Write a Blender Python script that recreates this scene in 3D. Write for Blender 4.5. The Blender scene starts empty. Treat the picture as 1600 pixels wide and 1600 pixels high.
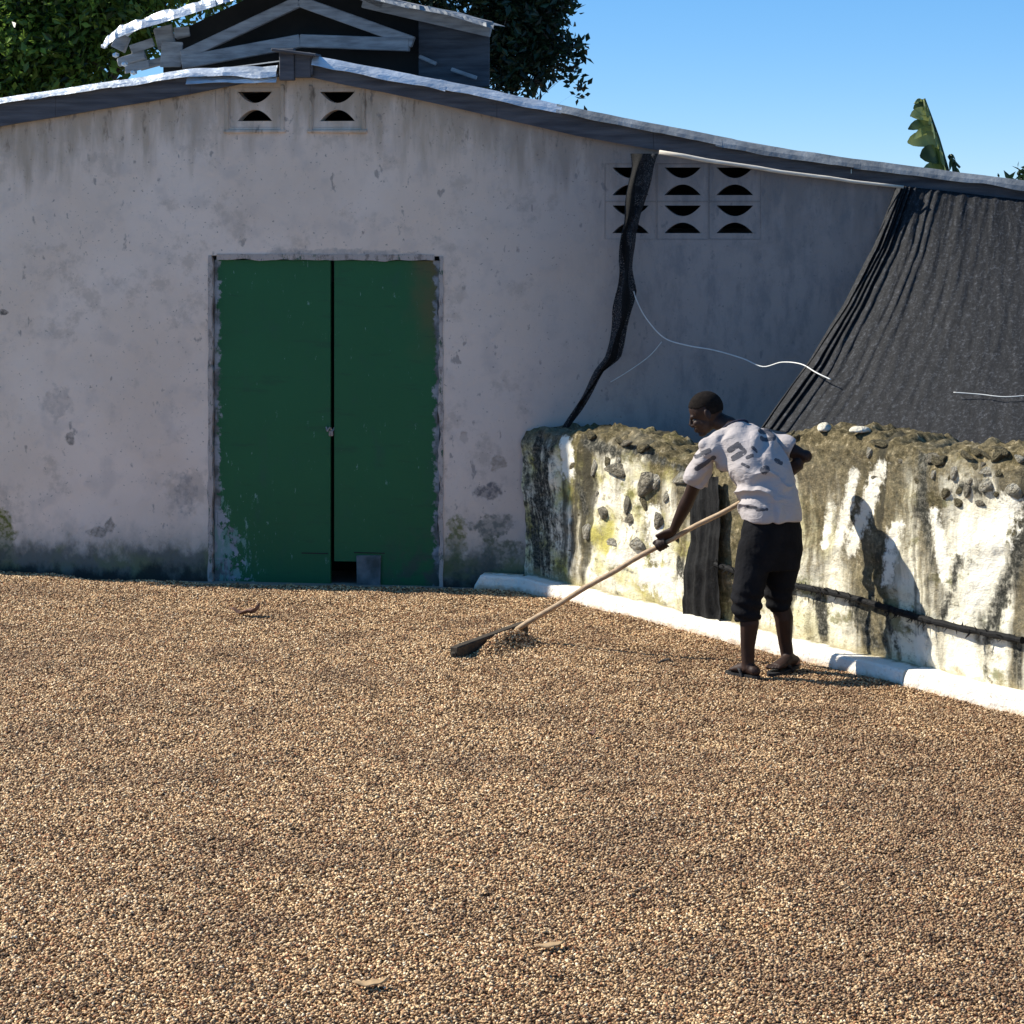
import bpy, bmesh, math, random
import numpy as np
from mathutils import Vector, Matrix, noise
random.seed(7); np.random.seed(7)
R = math.radians
C = bpy.context.scene.collection
S = bpy.context.scene

# ------------------------------------------------------------------ camera, sky, sun, exposure
F, HZ, CH = 4000.0, 313.0, 2.7          # focal length and horizon row in photo pixels, camera height in m
cam_d = bpy.data.cameras.new('camera'); cam = bpy.data.objects.new('camera', cam_d); C.objects.link(cam)
cam.location = (0, 0, CH); cam.rotation_euler = (R(90), 0, 0)
cam_d.sensor_width = 36; cam_d.lens = 36*F/1600; cam_d.shift_y = (HZ-800)/1600
cam_d.clip_end = 2000; S.camera = cam
SUN_EL, SUN_BEHIND = 40.5, 15.5
w = bpy.data.worlds.new('World'); S.world = w; w.use_nodes = True
wn = w.node_tree; sky = wn.nodes.new('ShaderNodeTexSky'); sky.sky_type = 'NISHITA'; sky.sun_disc = False
sky.sun_elevation = R(SUN_EL); sky.sun_rotation = R(-90+SUN_BEHIND)
sky.air_density = 0.7; sky.dust_density = 0.0; sky.ozone_density = 10.0; sky.altitude = 3000
bg = wn.nodes['Background']; bg.inputs['Strength'].default_value = 0.115
hs = wn.nodes.new('ShaderNodeHueSaturation'); hs.inputs['Saturation'].default_value = 1.36; hs.inputs['Value'].default_value = 1.95
gm = wn.nodes.new('ShaderNodeGamma'); gm.inputs['Gamma'].default_value = .55
wn.links.new(sky.outputs[0], gm.inputs['Color'])
wn.links.new(gm.outputs[0], hs.inputs['Color']); wn.links.new(hs.outputs[0], bg.inputs[0])
sl = bpy.data.lights.new('sun', 'SUN'); sl.energy = 5.0; sl.angle = R(0.53); sl.color = (1, .94, .83)
sun = bpy.data.objects.new('sun', sl); C.objects.link(sun); sun.location = (-20, 10, 20)
ce, se = math.cos(R(SUN_EL)), math.sin(R(SUN_EL))
to_sun = Vector((-ce*math.cos(R(SUN_BEHIND)), ce*math.sin(R(SUN_BEHIND)), se))
sun.rotation_euler = to_sun.to_track_quat('Z', 'Y').to_euler()
S.view_settings.view_transform = 'Standard'; S.view_settings.look = 'None'
S.view_settings.exposure = 0.66; S.view_settings.gamma = 1.0; S.view_settings.use_curve_mapping = False

# ------------------------------------------------------------------ helpers
def P(px, py, Y): return Vector(((px-800)/F*Y, Y, CH-(py-HZ)/F*Y))
YF, RIDGE_X, TH_F = 17.97, -1.52, R(-9)      # shed front: depth at the ridge, ridge x, turn of the front about the ridge
def PL(px, py, yl):          # photo pixel -> point of the shed's own (unturned) frame on the plane y = yl
    e = yl-YF; k = (px-800)/F; c, q = math.cos(TH_F), math.sin(TH_F)
    dx = (k*(YF+e*c)-RIDGE_X+e*q)/(c-k*q); return Vector((RIDGE_X+dx, yl, CH-(py-HZ)/F*(YF+dx*q+e*c)))
def yfac(x): return YF+math.tan(TH_F)*(x-RIDGE_X)
def tag(o, label=None, cat=None, group=None, kind=None):
    if label: o['label'] = label
    if cat: o['category'] = cat
    if group: o['group'] = group
    if kind: o['kind'] = kind
    return o
def empty(name, loc=(0,0,0), **k):
    o = bpy.data.objects.new(name, None); C.objects.link(o); o.location = loc; o.empty_display_size = .2
    return tag(o, **k)
def obj(name, me, mat=None, parent=None, smooth=False, **k):
    if isinstance(me, bmesh.types.BMesh):
        bmesh.ops.recalc_face_normals(me, faces=me.faces)
        m = bpy.data.meshes.new(name); me.to_mesh(m); me.free(); me = m
    o = bpy.data.objects.new(name, me); C.objects.link(o)
    if mat:
        for mm in (mat if isinstance(mat, (list, tuple)) else [mat]): me.materials.append(mm)
    if parent:
        o.parent = parent
        def wloc(q): return Vector(q.location)+((wloc(q.parent)+q.matrix_parent_inverse.translation) if q.parent else Vector())
        o.matrix_parent_inverse = Matrix.Translation(-wloc(parent))
    if smooth: me.polygons.foreach_set('use_smooth', [True]*len(me.polygons))
    return tag(o, **k)
def pymesh(name, v, f):
    m = bpy.data.meshes.new(name); m.from_pydata([tuple(a) for a in v], [], f); m.update(); return m
def fbm(p, o=4): return noise.fractal(Vector(p), 1.0, 2.0, o)
def ss(a, b, x):
    t = min(1, max(0, (x-a)/(b-a))); return t*t*(3-2*t)
def lerp_tab(tab, x):
    if x <= tab[0][0]: return tab[0][1]
    for (a, b), (c, d) in zip(tab, tab[1:]):
        if x <= c: return b+(d-b)*(x-a)/(c-a)
    return tab[-1][1]
def box(bm, c, s, rot=None, bev=0.0, jit=0.0):
    m = Matrix.Translation(c) @ (rot.to_4x4() if rot else Matrix()) @ Matrix.Diagonal((s[0], s[1], s[2], 1))
    r = bmesh.ops.create_cube(bm, size=1, matrix=m); vs = r['verts']
    if jit:
        for v in vs: v.co += Vector([random.uniform(-jit, jit) for _ in range(3)])
    if bev:
        es = list({e for v in vs for e in v.link_edges})
        bmesh.ops.bevel(bm, geom=es, offset=bev, segments=1, affect='EDGES')
def beam(bm, a, b, wd, ht, up=Vector((0,0,1)), bev=.006):
    a = Vector(a); b = Vector(b); d = (b-a); L = d.length; d.normalize()
    s = d.cross(up).normalized(); u = s.cross(d)
    rot = Matrix((d, s, u)).transposed()
    box(bm, (a+b)/2, (L, wd, ht), rot, bev)
def tube(bm, pts, rad, n=8, caps=True, ref=None, squash=None):
    pts = [Vector(p) for p in pts]; rings = []
    t0 = (pts[1]-pts[0]).normalized()
    ref = Vector(ref) if ref else (Vector((0,0,1)) if abs(t0.z) < .9 else Vector((1,0,0)))
    for i, p in enumerate(pts):
        t = (pts[min(i+1, len(pts)-1)]-pts[max(i-1, 0)]).normalized()
        a = (ref - t*ref.dot(t)).normalized(); b = t.cross(a)
        r = rad[i] if isinstance(rad, (list, tuple)) else rad
        ra, rb = r if isinstance(r, (list, tuple)) else (r, r)
        rings.append([bm.verts.new(p+a*ra*math.cos(2*math.pi*k/n)+b*rb*math.sin(2*math.pi*k/n)) for k in range(n)])
    for A, B in zip(rings, rings[1:]):
        for k in range(n): bm.faces.new((A[k], A[(k+1)%n], B[(k+1)%n], B[k]))
    if caps: bm.faces.new(rings[0][::-1]); bm.faces.new(rings[-1])
    return rings
def ball(bm, c, r, rot=None, sub=2):
    r = (r,)*3 if not isinstance(r, (tuple, list)) else r
    m = Matrix.Translation(c) @ (rot.to_4x4() if rot else Matrix()) @ Matrix.Diagonal((r[0], r[1], r[2], 1))
    bmesh.ops.create_icosphere(bm, subdivisions=sub, radius=1, matrix=m)
def remesh(bm, voxel, smooth=2):
    bmesh.ops.recalc_face_normals(bm, faces=bm.faces)
    m = bpy.data.meshes.new('tmp'); bm.to_mesh(m); bm.free()
    o = bpy.data.objects.new('tmp', m); C.objects.link(o)
    r = o.modifiers.new('r', 'REMESH'); r.mode = 'VOXEL'; r.voxel_size = voxel; r.adaptivity = 0
    if smooth: s = o.modifiers.new('s', 'SMOOTH'); s.factor = .5; s.iterations = smooth
    dg = bpy.context.evaluated_depsgraph_get(); dg.update()
    out = bpy.data.meshes.new_from_object(o.evaluated_get(dg))
    bpy.data.objects.remove(o); bpy.data.meshes.remove(m)
    out.polygons.foreach_set('use_smooth', [True]*len(out.polygons))
    return out

# ---- node helper
class NT:
    def __init__(s, name, rough=.9, spec=.3):
        s.m = bpy.data.materials.new(name); s.m.use_nodes = True; s.t = s.m.node_tree
        s.b = s.t.nodes['Principled BSDF']; s.b.inputs['Roughness'].default_value = rough
        s.b.inputs['Specular IOR Level'].default_value = spec
    def n(s, k, **p):
        a = s.t.nodes.new(k)
        for q, v in p.items(): setattr(a, q, v)
        return a
    def put(s, sock, v):
        if hasattr(v, 'is_output'): s.t.links.new(v, sock)
        elif isinstance(v, (tuple, list)) and sock.type == 'RGBA' and len(v) == 3: sock.default_value = (*v, 1)
        else: sock.default_value = v
    def obj(s): return s.n('ShaderNodeTexCoord').outputs['Object']
    def uv(s): return s.n('ShaderNodeTexCoord').outputs['UV']
    def attr(s, name, kind='GEOMETRY', out='Fac'):
        a = s.n('ShaderNodeAttribute'); a.attribute_name = name; a.attribute_type = kind; return a.outputs[out]
    def sep(s, v):
        a = s.n('ShaderNodeSeparateXYZ'); s.put(a.inputs[0], v); return a.outputs
    def map(s, v, scale=(1,1,1), loc=(0,0,0)):
        a = s.n('ShaderNodeMapping'); s.put(a.inputs['Vector'], v); a.inputs['Scale'].default_value = scale
        a.inputs['Location'].default_value = loc; return a.outputs[0]
    def noise(s, v, sc, det=4, rough=.55, dist=0):
        a = s.n('ShaderNodeTexNoise'); s.put(a.inputs['Vector'], v); a.inputs['Scale'].default_value = sc
        a.inputs['Detail'].default_value = det; a.inputs['Roughness'].default_value = rough
        a.inputs['Distortion'].default_value = dist; return a.outputs['Fac']
    def vor(s, v, sc, feat='F1', out='Distance', rnd=1):
        a = s.n('ShaderNodeTexVoronoi'); a.feature = feat; s.put(a.inputs['Vector'], v)
        a.inputs['Scale'].default_value = sc; a.inputs['Randomness'].default_value = rnd; return a.outputs[out]
    def ma(s, op, a, b=0, c=0, clamp=False):
        k = s.n('ShaderNodeMath'); k.operation = op; k.use_clamp = clamp
        for i, v in enumerate((a, b, c)): s.put(k.inputs[i], v)
        return k.outputs[0]
    def step(s, v, a, b):
        k = s.n('ShaderNodeMapRange'); k.interpolation_type = 'SMOOTHSTEP'
        s.put(k.inputs[0], v); s.put(k.inputs[1], a); s.put(k.inputs[2], b); return k.outputs[0]
    def mix(s, f, a, b):
        k = s.n('ShaderNodeMix'); k.data_type = 'RGBA'
        s.put(k.inputs['Factor'], f); s.put(k.inputs[6], a); s.put(k.inputs[7], b); return k.outputs[2]
    def ramp(s, f, stops):
        k = s.n('ShaderNodeValToRGB'); e = k.color_ramp.elements
        while len(e) < len(stops): e.new(.5)
        for q, (p, c) in zip(e, stops): q.position = p; q.color = (*c, 1)
        s.put(k.inputs[0], f); return k.outputs[0]
    def bump(s, h, st=.5, dist=.02):
        k = s.n('ShaderNodeBump'); k.inputs['Strength'].default_value = st; k.inputs['Distance'].default_value = dist
        s.put(k.inputs['Height'], h); s.t.links.new(k.outputs[0], s.b.inputs['Normal'])
    def base(s, c): s.put(s.b.inputs['Base Color'], c)
def simple(name, c1, c2, sc=8, rough=.85, stretch=(1,1,1), bump=.3, bd=.01, metal=0, spec=.3, det=5):
    n = NT(name, rough, spec); v = n.map(n.obj(), stretch); f = n.noise(v, sc, det)
    n.base(n.ramp(f, [(.3, c1), (.7, c2)]))
    n.b.inputs['Metallic'].default_value = metal
    if bump: n.bump(n.noise(v, sc*2.3, det), bump, bd)
    return n.m

# ------------------------------------------------------------------ materials
def mat_facade():
    n = NT('limewash', .95, .15); o = n.obj(); x, y, z = n.sep(o)
    big = n.noise(o, 1.1, 4); med = n.noise(o, 5, 5); fine = n.noise(o, 28, 4)
    c = n.mix(n.step(big, .35, .65), (.73, .595, .485), (.81, .68, .575))
    c = n.mix(n.ma('MULTIPLY', n.step(med, .5, .72), .4), c, (.50, .44, .40))
    # brown run-off under the roof line
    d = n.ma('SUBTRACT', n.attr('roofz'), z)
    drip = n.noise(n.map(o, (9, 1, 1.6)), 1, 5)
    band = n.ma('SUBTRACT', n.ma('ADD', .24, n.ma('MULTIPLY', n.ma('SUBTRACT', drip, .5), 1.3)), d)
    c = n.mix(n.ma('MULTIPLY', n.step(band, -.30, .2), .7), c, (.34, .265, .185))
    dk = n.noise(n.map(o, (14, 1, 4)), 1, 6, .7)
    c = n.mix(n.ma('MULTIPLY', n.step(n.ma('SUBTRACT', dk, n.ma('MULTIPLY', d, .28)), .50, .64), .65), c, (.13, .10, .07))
    # specks, pits
    sp = n.noise(n.map(o, (1, 1, .6)), 13, 3, .6)
    c = n.mix(n.ma('MULTIPLY', n.step(sp, .65, .73), .6), c, (.20, .18, .17))
    sp2 = n.noise(o, 45, 2); c = n.mix(n.ma('MULTIPLY', n.step(sp2, .66, .76), .6), c, (.14, .13, .12))
    sc_ = n.noise(n.map(o, (1,1,1), (7, 0, 3)), 3.2, 6, .7)
    c = n.mix(n.ma('MULTIPLY', n.step(sc_, .54, .66), .5), c, (.46, .38, .31))
    # mould mottling on the right, then painted shade deepening across the wall
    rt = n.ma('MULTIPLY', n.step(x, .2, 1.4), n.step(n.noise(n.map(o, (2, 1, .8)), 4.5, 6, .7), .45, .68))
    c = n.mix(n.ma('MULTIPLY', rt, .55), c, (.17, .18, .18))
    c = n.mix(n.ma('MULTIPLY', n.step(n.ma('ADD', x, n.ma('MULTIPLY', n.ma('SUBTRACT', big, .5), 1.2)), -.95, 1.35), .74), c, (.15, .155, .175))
    # chips of lost plaster
    wob = n.ma('MULTIPLY', n.ma('SUBTRACT', n.noise(o, 16, 4), .5), 2.4)
    def blob(px, py, rx, rz):
        q = PL(px, py, YF)
        a = n.ma('DIVIDE', n.ma('SUBTRACT', x, q.x), rx); b = n.ma('DIVIDE', n.ma('SUBTRACT', z, q.z), rz)
        r = n.ma('SQRT', n.ma('ADD', n.ma('MULTIPLY', a, a), n.ma('MULTIPLY', b, b)))
        return n.ma('MULTIPLY', n.step(n.ma('ADD', r, wob), 1.25, .75), n.ma('ADD', .55, n.ma('MULTIPLY', n.step(fine, .4, .6), .45)))
    for px, py, rx, rz, col, k in [(110, 684, .035, .04, (.2, .18, .16), .9), (155, 832, .07, .035, (.2, .18, .15), .9), (172, 822, .03, .05, (.2,.18,.15), .8),
            (765, 768, .10, .05, (.16, .15, .15), .95), (778, 722, .05, .06, (.27, .23, .19), .8), (770, 822, .13, .08, (.15, .16, .14), .9), (725, 682, .03, .04, (.36,.29,.25), .7),
            (2, 835, .09, .17, (.13, .14, .02), 1), (712, 850, .07, .17, (.14, .15, .04), .9), (785, 860, .14, .09, (.09, .10, .05), .9), (735, 890, .2, .1, (.04,.045,.03), .9),
            (520, 395, .5, .03, (.25, .24, .24), .5), (6, 487, .03, .02, (.08,.07,.06), .9), (90, 630, .1, .12, (.40,.34,.30), .5), (290, 770, .08, .12, (.27,.25,.24), .6)]:
        c = n.mix(n.ma('MULTIPLY', blob(px, py, rx, rz), k), c, col)
    # green damp foot of the wall
    foot = n.ma('ADD', z, n.ma('MULTIPLY', n.ma('SUBTRACT', n.noise(n.map(o, (3, 1, 2)), 1.5, 6, .65), .5), .55))
    c = n.mix(n.ma('MULTIPLY', n.step(foot, .46, .2), .5), c, (.22, .23, .21))
    c = n.mix(n.ma('MULTIPLY', n.step(foot, .30, .16), .8), c, n.mix(n.step(n.noise(o, 4, 3), .45, .6), (.09, .10, .085), (.10, .13, .05)))
    c = n.mix(n.ma('MULTIPLY', n.step(foot, .14, .02), .9), c, (.03, .032, .03))
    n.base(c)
    n.bump(n.ma('ADD', n.ma('MULTIPLY', med, .7), n.ma('ADD', n.ma('MULTIPLY', fine, .35), n.ma('MULTIPLY', sp, -.5))), .55, .02)
    return n.m
def mat_door():
    n = NT('green_door_paint', .55, .35); o = n.obj(); x, y, z = n.sep(o)
    c = n.mix(n.noise(o, 2.2, 4), (.009, .093, .032), (.011, .118, .042))
    c = n.mix(n.ma('MULTIPLY', n.step(n.noise(n.map(o, (1,1,.5)), 6, 5), .55, .75), .5), c, (.018, .075, .052))
    # rust brown top right corner
    xr = n.step(n.ma('ADD', x, n.ma('MULTIPLY', n.noise(o, 5, 4), .35)), -.60, -.30); zr = n.step(z, 1.45, 2.1)
    c = n.mix(n.ma('MULTIPLY', n.ma('MULTIPLY', xr, zr), .85), c, (.115, .085, .035))
    # flaked edges and kicked bottom
    nz = n.noise(o, 14, 6, .7)
    e1 = n.ma('SUBTRACT', x, PL(333, 0, YF).x+.01); e2 = n.ma('SUBTRACT', PL(685, 0, YF).x-.01, x)
    ed = n.ma('MINIMUM', e1, e2)
    low = n.step(z, .75, .05)
    fl = n.ma('SUBTRACT', n.ma('ADD', .0, n.ma('MULTIPLY', n.ma('SUBTRACT', nz, .36), n.ma('ADD', .17, n.ma('MULTIPLY', n.ma('MULTIPLY', low, n.step(x, -1.4, -1.9)), .85)))), ed)
    c = n.mix(n.step(fl, -.012, .012), c, n.mix(n.step(n.noise(o, 7, 4), .4, .6), (.10, .11, .11), (.30, .33, .36)))
    sc_ = n.noise(n.map(o, (1, 1, .35), (3, 0, 0)), 22, 5, .75)
    lf = n.ma('MULTIPLY', n.step(x, -1.55, -2.1), n.step(z, .95, .15))
    c = n.mix(n.ma('MULTIPLY', n.step(n.ma('ADD', sc_, n.ma('MULTIPLY', lf, .17)), .64, .70), .8), c, (.17, .31, .27))
    c = n.mix(n.ma('MULTIPLY', n.step(n.noise(n.map(o, (.4, 1, 3), (1, 0, 5)), 5, 5, .7), .56, .66), .35), c, (.012, .05, .028))
    rf = n.ma('MULTIPLY', n.step(x, -1.1, -.5), n.step(z, .5, .05))
    c = n.mix(n.ma('MULTIPLY', rf, n.step(n.noise(o, 9, 6), .42, .6)), c, (.045, .06, .05))
    n.base(c); n.bump(n.ma('ADD', n.noise(o, 30, 4), n.noise(n.map(o, (1,1,.1)), 12, 3)), .25, .006)
    return n.m
def mat_stonewall():
    n = NT('whitewashed_rubble', .95, .12); uv = n.uv(); u, v, _ = n.sep(uv); o = n.obj()
    top = n.attr('below_top')
    c = n.mix(n.noise(uv, 5, 4), (.86, .78, .56), (.93, .89, .76))
    # yellow-green algae, strongest low on the left
    yg = n.ma('MULTIPLY', n.step(n.noise(uv, 3.2, 5), .42, .62), n.step(u, 3.4, .8))
    c = n.mix(n.ma('MULTIPLY', yg, .9), c, (.50, .44, .08))
    c = n.mix(n.ma('MULTIPLY', n.step(n.noise(n.map(uv, (1,1,1), (2,5,0)), 4, 6, .7), .54, .64), .8), c, (.15, .15, .04))
    # exposed rubble and mortar speckle
    nn = n.noise(uv, 11, 6, .7); n2 = n.noise(n.map(uv, (1,.7,1), (9,0,0)), 26, 5, .75)
    c = n.mix(n.ma('MULTIPLY', n.step(n2, .51, .62), n.ma('ADD', .25, n.ma('MULTIPLY', n.step(n.noise(uv, 2.6, 3), .42, .6), .6))), c, (.30, .25, .14))
    c = n.mix(n.ma('MULTIPLY', n.step(nn, .58, .68), .75), c, (.13, .11, .06))
    # long vertical streaks of moss and black mould coming down from the top
    st = n.noise(n.map(uv, (3.3, .28, 1)), 1, 3, .5, .35); st2 = n.noise(n.map(uv, (16, 1.5, 1)), 1, 5, .65)
    amt = n.ma('ADD', n.ma('MULTIPLY', st, 1.5), n.ma('MULTIPLY', st2, .55))
    lim = n.ma('ADD', n.ma('ADD', .835, n.ma('MULTIPLY', top, .24)), n.ma('MULTIPLY', n.step(u, 1.55, .9), .16))
    m1 = n.step(n.ma('SUBTRACT', amt, lim), -.13, .12)
    n3 = n.noise(n.map(uv, (1, .8, 1), (3, 7, 0)), 42, 5, .8)
    moss = n.ramp(n.ma('ADD', n.ma('MULTIPLY', n2, .5), n.ma('MULTIPLY', n3, .5)), [(.36, (.020, .016, .008)), (.46, (.070, .056, .027)), (.55, (.17, .135, .072)), (.65, (.52, .44, .29))])
    c = n.mix(n.ma('MULTIPLY', m1, .92), c, moss)
    moss_shade = n.mix(n.step(n3, .45, .62), (.035, .035, .028), (.16, .15, .12))
    cap = n.step(n.ma('ADD', top, n.ma('MULTIPLY', n.ma('SUBTRACT', nn, .5), .45)), .17, .02)
    c = n.mix(n.ma('MULTIPLY', cap, .9), c, moss)
    bs = n.noise(n.map(uv, (5.2, .6, 1), (4.3, 2, 0)), 1, 4, .55, .5)
    k = n.ma('ADD', n.ma('MULTIPLY', bs, 1.0), n.ma('MULTIPLY', nn, .18))
    c = n.mix(n.ma('MULTIPLY', n.step(k, .655, .74), .85), c, (.05, .046, .033))
    # stains and shade bands painted into the colour: mask stored on the mesh
    c = n.mix(n.step(n.ma('ADD', n.attr('stain_shade'), n.ma('ADD', n.ma('MULTIPLY', n.ma('SUBTRACT', n2, .5), 1.6), n.ma('MULTIPLY', n.ma('SUBTRACT', st2, .5), 2.2))), .35, .95), c, moss_shade)
    c = n.mix(n.step(n.ma('ADD', n.attr('clean'), n.ma('ADD', n.ma('MULTIPLY', n.ma('SUBTRACT', n2, .5), 1.7), n.ma('MULTIPLY', n.ma('SUBTRACT', st2, .5), 1.4))), .40, .80), c, (.94, .89, .74))
    # base damp line
    c = n.mix(n.ma('MULTIPLY', n.step(n.ma('ADD', v, n.ma('MULTIPLY', n.ma('SUBTRACT', nn, .5), .3)), .2, .12), .55), c, (.45, .37, .20))
    n.base(c)
    n.bump(n.ma('ADD', n.ma('MULTIPLY', nn, .8), n.ma('ADD', n.ma('MULTIPLY', n2, .6), n.ma('MULTIPLY', n3, .4))), 1.0, .018)
    return n.m
def mat_net(name, k=1.0, alpha=.0):
    n = NT(name, .75, .25); uv = n.uv(); o = n.obj()
    f = n.noise(o, 48, 5, .8); g = n.noise(n.map(uv, (60, 28, 1)), 1, 5, .75)
    c = n.ramp(n.ma('ADD', n.ma('MULTIPLY', f, .65), n.ma('MULTIPLY', g, .35)), [(.36, (.006*k,.006*k,.007*k)), (.52, (.022*k,.023*k,.026*k)), (.66, (.13*k,.135*k,.15*k))])
    n.base(c); n.bump(n.ma('ADD', f, g), .7, .008)
    if alpha:
        holes = n.step(n.noise(o, 150, 1), .60, .66)
        n.put(n.b.inputs['Alpha'], n.ma('SUBTRACT', 1, n.ma('MULTIPLY', holes, alpha)))
    return n.m
def mat_beans():
    n = NT('dried_beans', .65, .3); t = n.attr('tone', 'INSTANCER'); o = n.n('ShaderNodeNewGeometry').outputs['Position']; px_ = n.sep(o)[0]
    c = n.ramp(t, [(0, (.048, .026, .013)), (.20, (.18, .100, .046)), (.45, (.43, .260, .125)), (.72, (.66, .43, .22)), (.93, (.90, .67, .38)), (1, (.96, .79, .54))])
    c = n.mix(n.step(n.attr('tint', 'INSTANCER'), .90, .96), c, (.38, .17, .075))
    dmp = n.ma('ADD', n.noise(o, 1.3, 6, .62), n.ma('MULTIPLY', n.step(px_, -.6, 1.8), .15))
    c = n.mix(n.ma('MULTIPLY', n.step(dmp, .44, .74), .8), c, n.mix(.6, c, (.15, .08, .045)))
    n.base(c); return n.m
def mat_leaf(name, c1, c2, tr=.25):
    n = NT(name, .42, .5); t = n.attr('tone')
    n.base(n.mix(t, c1, c2)); n.b.inputs['Transmission Weight'].default_value = 0
    if tr:
        tl = n.n('ShaderNodeBsdfTranslucent'); n.put(tl.inputs[0], n.mix(t, tuple(a*1.3 for a in c1), tuple(a*1.3 for a in c2)))
        mx = n.n('ShaderNodeMixShader'); mx.inputs[0].default_value = tr
        out = n.t.nodes['Material Output']
        n.t.links.new(n.b.outputs[0], mx.inputs[1]); n.t.links.new(tl.outputs[0], mx.inputs[2]); n.t.links.new(mx.outputs[0], out.inputs[0])
    return n.m

M = {}
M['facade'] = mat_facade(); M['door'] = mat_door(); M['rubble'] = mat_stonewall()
M['vent'] = simple('vent_block_concrete', (.20, .18, .175), (.36, .33, .32), 5)
n = NT('chipped_frame_paint', .85, .2); o_ = n.obj()
c = n.mix(n.noise(o_, 7, 5), (.34, .30, .275), (.52, .46, .42)); c = n.mix(n.ma('MULTIPLY', n.step(n.noise(n.map(o_, (1, 1, .5)), 22, 6, .75), .50, .62), .7), c, (.14, .125, .11))
c = n.mix(n.ma('MULTIPLY', n.step(n.noise(n.map(o_, (1, 1, .45), (4, 0, 2)), 17, 7, .78), .56, .62), .8), c, (.02, .08, .045)); n.base(c); n.bump(n.noise(o_, 20, 5), .6, .01); M['frame'] = n.m
M['oldwood'] = simple('grey_weathered_wood', (.20, .20, .205), (.44, .44, .45), 5, stretch=(1,6,6), bump=.5)
M['darkwood'] = simple('dark_weathered_wood', (.048, .05, .06), (.115, .12, .135), 5, stretch=(.6,6,6), bump=.5)
M['metal'] = simple('zinc_sheet', (.42, .46, .50), (.80, .84, .88), 7, rough=.38, stretch=(.4,1,1), bump=.6, bd=.03, metal=.55, spec=.5)
M['metal_old'] = simple('old_zinc_sheet', (.13, .14, .15), (.31, .33, .345), 5, rough=.6, bump=.5, bd=.02, metal=.35)
M['interior'] = simple('dark_interior', (.02, .02, .02), (.035, .033, .03), 3)
M['net'] = mat_net('black_shade_net', .72, .0); M['net_dark'] = mat_net('black_net_bundle', .15); M['net_thin'] = mat_net('thin_black_net', .8, .6)
n = NT('white_kerb_paint', .9, .2); o_ = n.obj(); z_ = n.sep(o_)[2]
c = n.mix(n.noise(o_, 6, 4), (.88, .81, .68), (.95, .91, .82))
g_ = n.ma('ADD', z_, n.ma('MULTIPLY', n.ma('SUBTRACT', n.noise(o_, 13, 5, .7), .5), .12))
c = n.mix(n.ma('MULTIPLY', n.step(g_, .075, .03), .7), c, (.55, .38, .22)); c = n.mix(n.ma('MULTIPLY', n.step(n.noise(o_, 9, 6, .75), .62, .72), .5), c, (.45, .40, .30))
bk = n.ma('ADD', n.attr('back'), n.ma('MULTIPLY', n.ma('SUBTRACT', n.noise(o_, 11, 6, .7), .5), 1.1))
c = n.mix(n.ma('MULTIPLY', n.step(bk, .62, .95), .85), c, n.mix(n.noise(o_, 20, 4), (.16, .14, .05), (.42, .35, .20)))
c = n.mix(n.ma('MULTIPLY', n.step(n.noise(o_, 26, 5, .75), .60, .68), .6), c, (.38, .31, .22))
n.base(c); n.bump(n.ma('ADD', n.noise(o_, 14, 5), n.ma('MULTIPLY', n.noise(o_, 45, 4, .7), .5)), .9, .02); M['white'] = n.m
M['concrete'] = simple('yard_concrete', (.22, .19, .15), (.32, .28, .22), 4)
M['earth'] = simple('earth', (.10, .075, .045), (.17, .13, .08), 2)
M['pole'] = simple('pale_stripped_pole', (.29, .20, .12), (.50, .37, .24), 10, rough=.7, stretch=(.4,3,3), bump=.3)
M['batten'] = simple('pale_batten', (.50, .44, .36), (.72, .66, .56), 12, stretch=(.4,4,4))
M['rakewood'] = simple('dark_rake_board', (.03, .024, .018), (.075, .058, .04), 10, stretch=(1,1,1))
M['string'] = simple('white_twine', (.62, .62, .60), (.75, .75, .72), 30, bump=0)
M['skin'] = simple('dark_skin', (.022, .010, .007), (.036, .017, .011), 14, rough=.6, bump=.15, bd=.003, spec=.3)
M['lit_skin'] = simple('lit_foot_skin', (.30, .16, .11), (.36, .20, .14), 14, rough=.6, bump=0)
M['hair'] = simple('cropped_hair', (.006, .005, .0045), (.017, .013, .011), 60, rough=.95, bump=.5, bd=.004, spec=.1)
M['shorts'] = simple('black_shorts_cloth', (.007, .007, .008), (.013, .013, .015), 10, rough=.95, bump=.5, bd=.02, spec=.1)
M['sandal'] = simple('black_rubber', (.012, .012, .013), (.022, .022, .023), 20, rough=.7)
M['eye'] = simple('eye_white', (.08, .065, .055), (.11, .095, .08), 5, rough=.7, bump=0)
M['whitestone'] = simple('whitewashed_stone', (.40, .35, .24), (.86, .82, .70), 2.2, bump=1, bd=.25, det=7)
M['greystone'] = simple('bare_grey_stone', (.14, .125, .09), (.62, .56, .43), 2.4, bump=1, bd=.25, det=8)
M['brownstone'] = simple('mossy_stone', (.06, .05, .02), (.40, .34, .20), 2.6, bump=1, bd=.25, det=8)
M['bark'] = simple('bark', (.06, .05, .04), (.13, .11, .09), 6, stretch=(3,3,.6), bump=.7)
M['dryleaf'] = simple('dry_leaf', (.11, .06, .045), (.19, .11, .08), 20, bump=.3)
M['paleleaf'] = simple('pale_dry_husk', (.32, .21, .11), (.42, .29, .16), 20, bump=.3)
M['leaf_a'] = mat_leaf('broad_leaf_green', (.016, .045, .012), (.24, .38, .06), .4); M['leaf_b'] = mat_leaf('dark_leaf_green', (.010, .022, .012), (.035, .07, .025))
M['banana'] = mat_leaf('banana_leaf', (.03, .06, .02), (.36, .40, .14), .25)
M['rib'] = simple('banana_rib', (.03, .05, .03), (.07, .09, .04), 5)
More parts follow.
